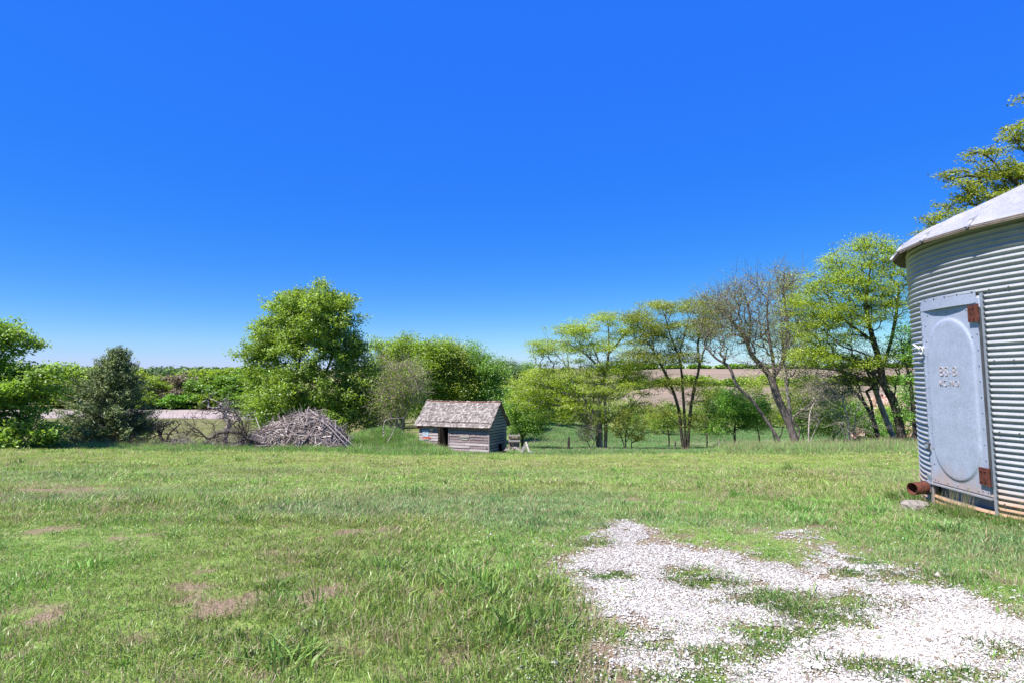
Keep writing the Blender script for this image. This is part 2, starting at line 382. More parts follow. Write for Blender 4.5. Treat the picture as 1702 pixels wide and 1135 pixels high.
def make_tree(name, label, cat, Y, px, trunks, blobs, n_att=500, puffs=60, puff_r=0.8, flat=0.6, nl=15000, ls=0.15, sig=0.3, lflat=0.7, R=0.25,
              leafm='maple', barkm='bark_dark', group=None, bf=0.35, up=0.5, seed=1, aspect=0.6, twig=0, wob=0.1, tipf=1.0, base=None, tip=0.012):
    rs = np.random.default_rng(seed); b0 = base if base is not None else G(px, Y); b0v = np.array(b0)
    T = []
    for k, tr in enumerate(trunks):
        pts = [np.array(P(p[0], p[1], Y + (p[2] if len(p) > 2 else 0))) - b0v for p in tr]
        if k == 0 and not (len(tr[0]) > 3): pts = [np.array([0, 0, -0.15])] + pts
        T.append(smooth_path(pts, 5))
    BL = []
    for (x, y, rx, ry, rY, *dY) in blobs:
        d = dY[0] if dY else 0; c = np.array(P(x, y, Y + d)) - b0v; s = (Y + d) / FPX; BL.append((*c, rx * s, rY, ry * s))
    att = crown_points(BL, b0v, n_att, puffs, puff_r, flat, rs)
    nodes, par, N0 = grow(T, att, bf); r, ch = radii(par, R, tip=tip)
    root = empty(name, b0, label, cat, group); mb = MB(); branch_mesh(mb, nodes, par, r, wob, rs)
    tips = nodes[N0:]
    if twig:                                  # fine twigs
        k = rs.integers(0, len(tips), twig); a = tips[k]; d = a - nodes[par[N0:][k]]; d /= np.linalg.norm(d, axis=1, keepdims=True) + 1e-6
        d = d + rs.normal(size=d.shape) * 0.6; d[:, 2] += 0.25; L = rs.uniform(0.3, 1.0, twig) * tipf
        mb.tubes(a, a + d * L[:, None], np.full(twig, tip), np.full(twig, tip * 0.5), 3)
        tips = np.concatenate([tips, a + d * L[:, None] * 0.6])
    mb.build('trunk', M[barkm], root, True)
    if nl:
        k = rs.integers(0, len(tips), nl); c = tips[k] + rs.normal(size=(nl, 3)) * sig * np.array([1, 1, lflat]); c[:, 2] = np.maximum(c[:, 2], 0.05)
        leaves('crown', c, ls, M[leafm], root, up, aspect, rs)
    return root

# ================================================================== GROUND
def ground_mat():
    m, n, b = mat('ground_cover', 0.95, 0.1)
    at = nd(n, 'ShaderNodeAttribute', attribute_name='zone'); z = nd(n, 'ShaderNodeSeparateColor'); n.links.new(at.outputs['Color'], z.inputs[0])
    n1 = noise(n, 1.1, 6, 0.65); n2 = noise(n, 9, 5, 0.7); n3 = noise(n, 0.12, 4, 0.6); n4 = noise(n, 60, 4, 0.7)
    green = ramp(n, n2, [(0.3, (0.092, 0.147, 0.0322)), (0.55, (0.157, 0.226, 0.0506)), (0.75, (0.266, 0.276, 0.11))])
    lawnfar = ramp(n, n1, [(0.3, (0.184, 0.248, 0.0506)), (0.52, (0.248, 0.294, 0.069)), (0.75, (0.331, 0.322, 0.129))])
    lawnfar = mixc(n, 0.5, lawnfar, green)
    past = ramp(n, n3, [(0.3, (0.068, 0.152, 0.036)), (0.5, (0.104, 0.2, 0.048)), (0.7, (0.168, 0.224, 0.072))])
    past = mixc(n, 0.35, past, green)
    far = ramp(n, n3, [(0.35, (0.104, 0.12, 0.032)), (0.6, (0.16, 0.152, 0.064))])
    c = mixc(n, z.outputs[0], green, lawnfar); c = mixc(n, z.outputs[1], c, past); c = mixc(n, z.outputs[2], c, far)
    dirt = ramp(n, n4, [(0.3, (0.104, 0.068, 0.044)), (0.5, (0.192, 0.14, 0.096)), (0.7, (0.288, 0.224, 0.16))])
    at2 = nd(n, 'ShaderNodeAttribute', attribute_name='bare'); c = mixc(n, at2.outputs['Fac'], c, dirt)
    n.links.new(c, b.inputs['Base Color']); bump(n, b, n2, 0.6, 0.05); return m
M['ground'] = ground_mat()

SPOTS = [(130, 960, .3), (195, 948, .3), (290, 972, .3), (375, 1003, .38), (315, 992, .3), (592, 884, .35), (625, 878, .3), (540, 992, .28), (850, 1085, .16), (440, 1122, .2), (55, 1010, .25), (65, 1030, .25), (1372, 872, .2),
         (1530, 878, .3), (1230, 785, 1.4), (1290, 792, 1.0), (20, 784, 2.2), (610, 1060, .2), (700, 1000, .16), (985, 1010, .3), (1000, 1075, .35), (1030, 1120, .35), (930, 930, .3), (960, 1040, .3), (1660, 960, .25), (1390, 860, .2), (480, 955, .2), (750, 1085, .15), (1050, 800, .6)]
def bare_mask(x, y):                      # bare soil in the near lawn
    a = fbm(x, y, 0.2, 21, 4); v = np.zeros(np.shape(x))
    for (px, py, rx) in SPOTS:
        rx = rx * .85; cx, cy = gpix(px, py); d = np.hypot((x - cx) / rx, (y - cy) / (rx * 1.1)); v = np.maximum(v, 1.25 - d)
    return np.clip((v + (a - .5) * 3.4 - .4) * 2.2, 0, 1) * np.clip((60 - y) / 10, 0, 1)
def gpix(px, py, z=0.0):                  # where a pixel's ray meets the near flat ground
    a = P(px, py, 1.0); t = (z - EYE) / (a.z - EYE); return (a.x * t, t)
GRAV = [np.array([gpix(*p) for p in poly]) for poly in (
    [(1045, 860), (1085, 880), (1092, 905), (1150, 918), (1210, 920), (1270, 938), (1320, 950), (1385, 952), (1395, 938), (1352, 905), (1420, 918), (1460, 940),
     (1530, 955), (1590, 985), (1660, 1010), (1720, 1040), (1900, 1100), (2100, 1300), (1500, 1700), (1180, 1400), (1110, 1190), (1060, 1110), (1040, 1050), (1005, 1010), (985, 965), (960, 930), (985, 905), (1010, 880)],
    [(1290, 884), (1318, 882), (1326, 892), (1300, 894)], [(1115, 800), (1135, 797), (1140, 805), (1120, 806)], [(925, 896), (980, 888), (985, 902), (930, 903)])]
ISL = [(1178, 968, .30, .12), (1150, 953, .25, .08), (1340, 1000, .62, .17), (1290, 990, .3, .12), (1370, 1028, .35, .15), (1300, 1050, .35, .1), (1255, 1078, .25, .08), (1080, 1068, .2, .12), (1010, 953, .3, .08),
       (990, 900, .2, .1), (1540, 960, .55, .18), (1670, 1082, .2, .07), (1420, 1115, .35, .12), (1420, 958, .25, .1), (1000, 1130, .35, .2), (1560, 1125, .4, .12), (1330, 1010, .3, .25), (1175, 1130, .3, .08), (1430, 935, .2, .08), (1200, 1090, .25, .06)]
def sdpoly(x, y, poly):
    a = poly; b = np.roll(poly, -1, 0); d = np.full(x.shape, 1e9); ins = np.zeros(x.shape, bool)
    for (ax, ay), (bx, by) in zip(a, b):
        ex, ey = bx - ax, by - ay; wx, wy = x - ax, y - ay; t = np.clip((wx * ex + wy * ey) / (ex * ex + ey * ey), 0, 1)
        d = np.minimum(d, np.hypot(wx - ex * t, wy - ey * t)); c = ((ay > y) != (by > y)) & (x < (bx - ax) * (y - ay) / (by - ay + 1e-12) + ax); ins ^= c
    return np.where(ins, d, -d)
def gravel_mask(x, y):                    # > 0 inside the gravel
    s = np.max([sdpoly(x, y, p) for p in GRAV], 0)
    s = s + (fbm(x, y, 0.5, 41, 4) - 0.5) * 0.75
    for (px, py, rx, ry) in ISL:
        cx, cy = gpix(px, py); rx *= .85; ry = max(ry, 0.12) * 1.05; d = np.hypot((x - cx) / rx, (y - cy) / ry)
        s = np.minimum(s, (d - 1 + (vnoise(x, y, 0.13, 50) - 0.5) * 1.1) * 0.25)
    return s

def build_ground():
    th = np.concatenate([np.linspace(-math.pi, -1.0, 50)[:-1], np.linspace(-1.0, 1.0, 620), np.linspace(1.0, math.pi, 50)[1:-1]])
    rr = np.concatenate([[0.3], np.exp(np.linspace(math.log(0.8), math.log(3500), 520))])
    T, Rr = np.meshgrid(th, rr); x = Rr * np.sin(T); y = Rr * np.cos(T); z = H(x, y); nT = len(th); nR = len(rr)
    V = np.stack([x, y, z], -1).reshape(-1, 3)
    i, j = np.meshgrid(np.arange(nR - 1), np.arange(nT), indexing='ij'); j2 = (j + 1) % nT
    F = np.stack([i * nT + j, i * nT + j2, (i + 1) * nT + j2, (i + 1) * nT + j], -1).reshape(-1, 4)
    V = np.concatenate([V, [[0, 0, hz(0, 0)]]]); F3 = np.stack([np.full(nT, len(V) - 1), (np.arange(nT) + 1) % nT, np.arange(nT)], 1)
    X, Yv = V[:, 0], V[:, 1]; col = CX0 + FPX * X / np.maximum(np.abs(Yv), 0.1); e = lawn_edge(col)
    wob = (fbm(X, Yv, 4, 31) - 0.5) * 3
    ra = np.clip((Yv - 8) / 14, 0, 1); rb = np.clip((Yv + wob - e) / 2.5, 0, 1)
    left = np.clip((900 - col) / 120, 0, 1); rc = np.clip((Yv - 62 - left * 0) / 25, 0, 1) * left + np.clip((Yv - 122) / 12, 0, 1) * (1 - left)
    bare = bare_mask(X, Yv); gm = gravel_mask(X, Yv); bare = np.maximum(bare, np.clip(1 + gm * 4, 0, 1) * (np.hypot(X, Yv) < 12))
    bare = np.maximum(bare, np.clip((fbm(X, Yv, 2.2, 61) - 0.66) * 8, 0, 0.8) * (Yv > 12) * (Yv < e))
    zc = np.stack([ra, rb, rc, np.ones_like(ra)], 1)
    o = mesh_np('ground', V, [F, F3], M['ground'], True, attrs={'zone': ('FLOAT_COLOR', zc), 'bare': ('FLOAT', bare)})
    tag(o, 'uneven grassy lawn sloping down to pasture and low hills', kind='structure')
def lawn_edge(col):
    return np.interp(col, [-400, 0, 300, 480, 600, 700, 820, 950, 1180, 1250, 1400, 1530, 2000], [36, 38, 38.5, 41, 41, 41.5, 43.5, 44, 44, 38, 33, 30, 26])
build_ground()

def sheet(name, label, poly_fn, cols, Ys, off, m):
    C_, Yg = np.meshgrid(cols, Ys); x = (C_ - CX0) / FPX * Yg; y = Yg; z = H(x, y) + off; nC = len(cols)
    k = poly_fn(C_, Yg); i, j = np.meshgrid(np.arange(len(Ys) - 1), np.arange(nC - 1), indexing='ij')
    F = np.stack([i * nC + j, i * nC + j + 1, (i + 1) * nC + j + 1, (i + 1) * nC + j], -1).reshape(-1, 4)
    kk = k[:-1, :-1].ravel(); o = mesh_np(name, np.stack([x, y, z], -1).reshape(-1, 3), F[kk], m, True); tag(o, label, kind='structure'); return o
def field_mat(name, a, b_, c_):
    m, n, b = mat(name, 0.95, 0.1); s = noise(n, 0.5, 5, 0.6, stretch=(0.15, 1.2, 1)); s2 = noise(n, 0.05, 3)
    c = ramp(n, s, [(0.3, a), (0.5, b_), (0.7, c_)]); f = ramp(n, s2, [(0.35, (0.8, 0.85, 0.8)), (0.65, (1.1,) * 3)])
    n.links.new(mixc(n, 1, c, f, 'MULTIPLY'), b.inputs['Base Color']); return m
fm = field_mat('bare_field_soil', (0.23, 0.18, 0.165), (0.31, 0.25, 0.23), (0.37, 0.31, 0.29))
fm2 = field_mat('stubble_field_soil', (0.156, 0.115, 0.082), (0.221, 0.164, 0.123), (0.279, 0.221, 0.164))
sheet('crop_field', 'bare pinkish crop field beyond the left hand trees', lambda C_, Y: (Y > 140 + 14 * fbm(C_, Y, 60, 3)) & (Y < 196 + 8 * fbm(C_, Y, 50, 4)) & (C_ < 520),
      np.linspace(-400, 560, 300), np.linspace(125, 212, 130), 0.05, fm)
def hillmask(C_, Y):
    e = 1020 + (Y - 130) * 0.2
    band1 = (Y > 146 + 10 * fbm(C_, Y, 70, 3)) & (Y < 212 + 10 * fbm(C_, Y, 60, 5)); band2 = (Y > 238 + 14 * fbm(C_, Y, 60, 8)) & (Y < 330)
    return (C_ > e) & (band1 | band2)
sheet('crop_field', 'brown stubble field rising over the hill behind the locust trees', hillmask, np.linspace(980, 1900, 320), np.linspace(128, 345, 260), 0.06, fm2)

# gravel sheet and stones
def gravel():
    m, n, b = mat('white_gravel', 0.9, 0.2)
    t = nd(n, 'ShaderNodeTexCoord'); v = nd(n, 'ShaderNodeTexVoronoi'); v.inputs['Scale'].default_value = 55; n.links.new(t.outputs['Object'], v.inputs['Vector'])
    sc = nd(n, 'ShaderNodeSeparateColor'); n.links.new(v.outputs['Color'], sc.inputs[0])
    c = ramp(n, sc.outputs[0], [(0.0, (0.24, 0.21, 0.18)), (0.3, (0.43, 0.405, 0.375)), (1.0, (0.54, 0.52, 0.5))]); d = ramp(n, v.outputs['Distance'], [(0.2, (1, 1, 1)), (0.75, (0.35, 0.312, 0.272))])
    n.links.new(mixc(n, 1, c, d, 'MULTIPLY'), b.inputs['Base Color']); bump(n, b, mathn(n, 'SUBTRACT', 1.0, v.outputs['Distance']), 0.8, 0.015)
    s = 0.028; xs = np.arange(-1.2, 9.5, s); ys = np.arange(2.0, 10.5, s); X, Y = np.meshgrid(xs, ys); g = gravel_mask(X, Y); z = H(X, Y) + 0.006
    nx = len(xs); i, j = np.meshgrid(np.arange(len(ys) - 1), np.arange(nx - 1), indexing='ij'); F = np.stack([i * nx + j, i * nx + j + 1, (i + 1) * nx + j + 1, (i + 1) * nx + j], -1).reshape(-1, 4)
    keep = ((g + (fbm(X, Y, 0.12, 71, 3) - 0.5) * 0.8) > -0.01)[:-1, :-1].ravel(); F = F[keep]
    used, inv = np.unique(F, return_inverse=True); V = np.stack([X, Y, z], -1).reshape(-1, 3)[used]
    tag(mesh_np('gravel_drive', V, inv.reshape(-1, 4), m, True), 'patchy white gravel drive worn through the grass', kind='structure')
    # stones
    N = 560000; u = rng.random(N); yy = 1 / (1 / 2.6 - u * (1 / 2.6 - 1 / 9.5)); xx = rng.uniform(-0.2, 0.95, N) * yy + rng.uniform(-0.3, 0.3, N)
    g = gravel_mask(xx, yy); p = np.clip(0.25 + g * 1.6, 0, .85); p = np.maximum(p, (g > -0.8) * 0.035 + (g > -0.25) * 0.05); k = rng.random(N) < p; xx, yy, g = xx[k], yy[k], g[k]; N = len(xx)
    sz = rng.lognormal(math.log(0.0046), 0.45, N); sz[rng.random(N) < 0.0015] *= 3.2; sz = np.minimum(sz, 0.034)
    o8 = np.array([[1, 0, 0], [-1, 0, 0], [0, 1, 0], [0, -1, 0], [0, 0, 1], [0, 0, -1.]]); f8 = np.array([[0, 2, 4], [2, 1, 4], [1, 3, 4], [3, 0, 4], [2, 0, 5], [1, 2, 5], [3, 1, 5], [0, 3, 5]])[:4 + 4]
    v = o8[None] * rng.uniform(0.6, 1.3, (N, 6, 1)) + rng.normal(size=(N, 6, 3)) * 0.22; v[:, :, 2] *= 0.7
    a = rng.uniform(0, 6.28, N); ca, sa = np.cos(a)[:, None], np.sin(a)[:, None]; vx = v[..., 0] * ca - v[..., 1] * sa; vy = v[..., 0] * sa + v[..., 1] * ca
    v = np.stack([vx, vy, v[..., 2]], -1) * sz[:, None, None]; base = np.stack([xx, yy, H(xx, yy) + 0.008 + sz * 0.2], -1)
    v = (v + base[:, None]).reshape(-1, 3); F = (f8[None] + (np.arange(N) * 6)[:, None, None]).reshape(-1, 3)
    m2, n, b = mat('gravel_stone', 0.85, 0.25); isl = island(n)
    n.links.new(ramp(n, isl, [(0, (0.17, 0.125, 0.09)), (0.12, (0.29, 0.25, 0.205)), (0.28, (0.42, 0.4, 0.37)), (1, (0.53, 0.515, 0.495))]), b.inputs['Base Color'])
    tag(mesh_np('gravel_stones', v, F, m2), 'loose white limestone chips scattered over the drive', kind='stuff')
gravel()

# ================================================================== GRASS (instanced tufts, stuff)
def blades(n, rad, h0, h1, w, lean, seed, stalk=False, dry=0.0):
    rs = np.random.default_rng(seed); a = rs.uniform(0, 6.283, n); r = rad * np.sqrt(rs.random(n)); bx, by = r * np.cos(a), r * np.sin(a)
    h = rs.uniform(h0, h1, n); d = a + rs.normal(size=n) * 0.9; l = np.abs(rs.normal(size=n)) * lean * h; dx, dy = np.cos(d), np.sin(d)
    fa = rs.uniform(0, 6.283, n); wx, wy = np.cos(fa) * w / 2, np.sin(fa) * w / 2; V = []
    for t, ww in ((0, 0.7), (0.45, 1.0), (0.8, 0.7), (1.0, 0.1)):
        hh = h * t * (1 - 0.25 * (l / h) * t); o = l * t ** 1.9; s = ww * rs.uniform(0.8, 1.2, n)
        V += [np.stack([bx + dx * o - wx * s, by + dy * o - wy * s, hh], 1), np.stack([bx + dx * o + wx * s, by + dy * o + wy * s, hh], 1)]
    V = np.stack(V, 1).reshape(-1, 3); q = np.array([[0, 1, 3, 2], [2, 3, 5, 4], [4, 5, 7, 6]]); F = (q[None] + (np.arange(n) * 8)[:, None, None]).reshape(-1, 4)
    rr = np.repeat(rs.random(n), 8); hv = np.tile([0, 0, .45, .45, .8, .8, 1, 1], n); dr = np.repeat((rs.random(n) < dry).astype(float), 8)
    return V, F, np.stack([rr, hv, dr], 1)
KIND = [blades(46, .13, .025, .06, .0044, .6, 1, dry=.14), blades(36, .12, .045, .105, .0060, .65, 2, dry=.12), blades(54, .10, .08, .18, .0075, .75, 3, dry=.04),
        blades(22, .14, .03, .09, .003, 1.0, 4, dry=.95), blades(60, .28, .3, .62, .012, .35, 5, dry=.12), blades(40, .3, .3, .8, .009, .3, 6, dry=.6),
        blades(70, .10, .012, .035, .008, .9, 7), blades(9, .15, .5, 1.1, .008, .18, 8, dry=1.0), blades(11, .03, .02, .045, .013, 1.5, 9)]
def grass_mat():
    m = bpy.data.materials.new('grass_blade'); m.use_nodes = True; n = m.node_tree; n.nodes.clear()
    a = nd(n, 'ShaderNodeAttribute', attribute_name='bl'); a.attribute_type = 'GEOMETRY'; s = nd(n, 'ShaderNodeSeparateXYZ'); n.links.new(a.outputs['Vector'], s.inputs[0])
    ti = nd(n, 'ShaderNodeAttribute', attribute_name='tint'); ti.attribute_type = 'INSTANCER'
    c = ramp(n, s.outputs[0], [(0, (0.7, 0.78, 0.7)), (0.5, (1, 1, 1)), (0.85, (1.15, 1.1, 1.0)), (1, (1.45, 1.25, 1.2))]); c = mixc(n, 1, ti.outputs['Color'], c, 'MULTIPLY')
    c = mixc(n, s.outputs[2], c, (0.36, 0.29, 0.18))
    d = nd(n, 'ShaderNodeBsdfDiffuse'); t = nd(n, 'ShaderNodeBsdfTranslucent'); g = nd(n, 'ShaderNodeBsdfGlossy'); g.inputs['Roughness'].default_value = 0.42
    n.links.new(c, d.inputs[0]); n.links.new(mixc(n, 1, c, (1.1, 1.05, 0.6), 'MULTIPLY'), t.inputs[0])
    x = nd(n, 'ShaderNodeMixShader'); x.inputs[0].default_value = 0.35; n.links.new(d.outputs[0], x.inputs[1]); n.links.new(t.outputs[0], x.inputs[2])
    y = nd(n, 'ShaderNodeMixShader'); y.inputs[0].default_value = 0.035; n.links.new(x.outputs[0], y.inputs[1]); n.links.new(g.outputs[0], y.inputs[2])
    o = nd(n, 'ShaderNodeOutputMaterial'); n.links.new(y.outputs[0], o.inputs[0]); return m
M['grass'] = grass_mat()
def grass_object(name, label, pts, kinds, scl, tint):
    """one mesh: the tuft shapes plus one point per tuft, instanced by a node group"""
    N = len(pts); V = []; F = []; BL = []; KD = []; n = 0
    use = sorted(set(kinds.tolist()))
    for k in use:
        v, f, b = KIND[k]; V.append(v); F.append(f + n); BL.append(b); KD.append(np.full(len(v), k)); n += len(v)
    z3 = np.zeros((n, 3)); rot = np.concatenate([z3, np.stack([rng.normal(size=N) * .1, rng.normal(size=N) * .1, rng.uniform(0, 6.28, N)], 1)])
    V = np.concatenate(V + [pts]); BL = np.concatenate(BL + [np.zeros((N, 3))]); KD = np.concatenate(KD + [kinds + 100])
    SCL = np.concatenate([np.ones((n, 3)), scl]); TI = np.concatenate([np.ones((n, 4)), np.concatenate([tint, np.ones((N, 1))], 1)])
    o = mesh_np(name, V, np.concatenate(F), M['grass'], False, attrs={'bl': ('FLOAT_VECTOR', BL), 'kind_id': ('INT', KD), 'rot': ('FLOAT_VECTOR', rot), 'scl': ('FLOAT_VECTOR', SCL), 'tint': ('FLOAT_COLOR', TI)})
    g = bpy.data.node_groups.new(name, 'GeometryNodeTree'); g.interface.new_socket('Geometry', in_out='INPUT', socket_type='NodeSocketGeometry'); g.interface.new_socket('Geometry', in_out='OUTPUT', socket_type='NodeSocketGeometry')
    gi = g.nodes.new('NodeGroupInput'); go = g.nodes.new('NodeGroupOutput'); jn = g.nodes.new('GeometryNodeJoinGeometry')
    def na(nm, t):
        q = g.nodes.new('GeometryNodeInputNamedAttribute'); q.data_type = t; q.inputs[0].default_value = nm; return q.outputs[0]
    kd = na('kind_id', 'INT'); ro = na('rot', 'FLOAT_VECTOR'); sc = na('scl', 'FLOAT_VECTOR')
    e2r = g.nodes.new('FunctionNodeEulerToRotation'); g.links.new(ro, e2r.inputs[0])
    def eq(v):
        c = g.nodes.new('FunctionNodeCompare'); c.data_type = 'INT'; c.operation = 'EQUAL'; g.links.new(kd, c.inputs[2]); c.inputs[3].default_value = v; return c.outputs[0]
    def sep(v):
        s = g.nodes.new('GeometryNodeSeparateGeometry'); s.domain = 'POINT'; g.links.new(gi.outputs[0], s.inputs[0]); g.links.new(eq(v), s.inputs[1]); return s.outputs[0]
    for k in use:
        ip = g.nodes.new('GeometryNodeInstanceOnPoints'); g.links.new(sep(k + 100), ip.inputs['Points']); g.links.new(sep(k), ip.inputs['Instance'])
        g.links.new(e2r.outputs[0], ip.inputs['Rotation']); g.links.new(sc, ip.inputs['Scale']); g.links.new(ip.outputs[0], jn.inputs[0])
    g.links.new(jn.outputs[0], go.inputs[0])
    md = o.modifiers.new('tufts', 'NODES'); md.node_group = g
    tag(o, label, kind='stuff'); return o
def scatter(y0, y1, dens, c0=-1100, c1=2600):
    k = (c1 - c0) / FPX; n = int(dens * k * (y1 * y1 - y0 * y0) / 2); y = np.sqrt(rng.uniform(y0 * y0, y1 * y1, n)); col = rng.uniform(c0, c1, n)
    return (col - CX0) / FPX * y, y, col
def in_bin(x, y, r=2.76): return np.hypot(x - BINC[0], y - BINC[1]) < r
BINC = (8.239, 7.823)
SHED_O = G(813.5, 47.0)
def in_shed(x, y):
    ca, sa = math.cos(R_(25)), math.sin(R_(25)); dx, dy = x - SHED_O.x, y - SHED_O.y; a = -dx * ca + dy * sa; b = dx * sa + dy * ca
    return (a > -0.02) & (a < 6.7) & (b > -0.05) & (b < 3.1)

def lawn():
    PX, KI, SC_, TI = [], [], [], []
    def put(x, y, kd, s, tint):
        k = ~in_bin(x, y) & ~in_shed(x, y); x, y, kd, s, tint = x[k], y[k], kd[k], s[k], tint[k]
        PX.append(np.stack([x, y, H(x, y) - 0.004], 1)); KI.append(kd); SC_.append(s); TI.append(tint)
    for (y0, y1, dens, sw, sh) in ((1.8, 6, 240, 1.0, 1.0), (6, 11, 140, 1.25, 1.0), (11, 20, 60, 1.8, .95), (20, 32, 30, 2.6, 1.0), (32, 47, 17, 3.4, 1.2)):
        x, y, col = scatter(y0, y1, dens)
        if y0 < 2:                       # the lawn beside and behind the camera
            n_ = 26000; xe = rng.uniform(-15, 15, n_); ye = rng.uniform(-9, 8, n_); q = (np.abs(xe) > 1.667 * ye) | (ye < 1.8); xe, ye = xe[q], ye[q]; x = np.concatenate([x, xe]); y = np.concatenate([y, ye]); col = np.concatenate([col, np.where(xe < 0, -1000, 2500)])
        keep = y < lawn_edge(col) + 1.5; x, y, col = x[keep], y[keep], col[keep]; n = len(x)
        lush = fbm(x, y, 2.4, 81, 3); clump = fbm(x, y, 0.55, 91, 3); b = bare_mask(x, y); gm = gravel_mask(x, y)
        isgr = gm > -0.02; pr = np.where(isgr, 0.02 + 0.07 * (gm < .12), np.clip(0.25 - gm * 2.0, 0.2, 1)); pr = pr * (1 - 0.5 * b); inp = np.max([sdpoly(x, y, p) for p in GRAV[:1]], 0) > -.02; pr = pr * np.where(inp, .55, 1)
        if y0 > 11: pr[:] = 1
        k = rng.random(n) < pr; x, y, col, lush, clump, b, gm = (v[k] for v in (x, y, col, lush, clump, b, gm)); inp = inp[k]; n = len(x)
        r = rng.random(n); kd = np.where(r < .16, 3, np.where(clump + 0.15 * (lush - .5) + .12 * (rng.random(n) - .5) > 0.52, 1, 0)); kd = np.where((clump > 0.6) & (r > .93), 2, kd); kd = np.where((y < 9) & (rng.random(n) < .035), 8, kd)
        near_edge = (gm > -0.35) & (gm < .02); kd = np.where(near_edge & (kd == 2), 0, kd); kd = np.where((b > .4), np.where(rng.random(n) < .68, 3, 0), kd)
        s = np.exp(rng.normal(size=n) * .22) * (0.9 + (lush - .5) * .7); far = np.clip((y - 8) / 16, 0, 1)
        base = np.array([0.18, 0.335, 0.072])[None] * (1 - far[:, None]) + np.array([0.225, 0.335, 0.064])[None] * far[:, None]
        tt = fbm(x, y, 1.5, 101, 3)[:, None]; base = base * (0.82 + 0.36 * tt); yel = np.clip((fbm(x, y, 5, 111, 3) - .46) * 4, 0, 1)[:, None]
        base = base * (1 - yel * .55) + np.array([0.25, 0.275, 0.08]) * yel * .55 * (0.8 + .4 * tt)
        gray = np.clip((fbm(x, y, 2.6, 131, 2) - .55) * 5, 0, .7)[:, None] * (1 - far[:, None]); base = base * (1 - gray) + np.array([0.19, 0.3, 0.14]) * gray
        base = base * np.exp(rng.normal(size=(n, 1)) * .16) ; base[kd == 8] *= np.array([0.6, 0.85, 0.6]); base[kd == 2] *= np.array([0.75, 0.9, 0.8])
        hs_ = s * sh * np.clip(1 + (lush - .5) * .8, .7, 1.3) * np.where(inp, .55, 1) * np.where(y < 7, .86, 1) * np.where(kd == 2, .7, 1) * np.where(kd == 1, .72, 1)
        put(x, y, kd, np.stack([s * sw, s * sw, hs_], 1), base)
    # grass islands and low weeds in the gravel
    for (px, py, rx, ry) in ISL:
        cx, cy = gpix(px, py); ry = max(ry, .12) * 1.3; n = int(rx * ry * 420); a = rng.uniform(0, 6.28, n); r = np.sqrt(rng.random(n)) * 0.98
        x = cx + rx * r * np.cos(a); y = cy + ry * r * np.sin(a); low = py > 900 and rng.random() < .6
        kd = np.where(rng.random(n) < (.8 if low else .2), 6, np.where(rng.random(n) < .35, 1, 0)); s = rng.uniform(.5, .95, n)
        put(x, y, kd, np.stack([s, s, s * 0.8], 1), np.array([0.075, 0.155, 0.03]) * np.exp(rng.normal(size=(n, 1)) * .25))
    # sparse single sprigs within the gravel
    n = 420; y = rng.uniform(2.6, 8, n); x = y * rng.uniform(-.02, .9, n); k = gravel_mask(x, y) > 0; x, y = x[k], y[k]; n = len(x); s = rng.uniform(.2, .5, n)
    put(x, y, np.where(rng.random(n) < .5, 6, 0), np.stack([s, s, s], 1), np.tile([0.11, .17, .04], (n, 1)))
    # thick edge of grass round the bin
    n = 420; a = rng.uniform(2.2, 4.6, n); r = 2.78 + np.abs(rng.normal(size=n)) * .16; x = BINC[0] + r * np.cos(a); y = BINC[1] + r * np.sin(a); s = rng.uniform(.6, 1.1, n)
    put(x, y, np.where(rng.random(n) < .7, 1, 2), np.stack([s, s, s], 1), np.array([0.12, .21, .045]) * np.exp(rng.normal(size=(n, 1)) * .2))
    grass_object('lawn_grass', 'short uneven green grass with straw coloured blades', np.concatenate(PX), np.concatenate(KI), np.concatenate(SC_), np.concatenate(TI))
lawn()

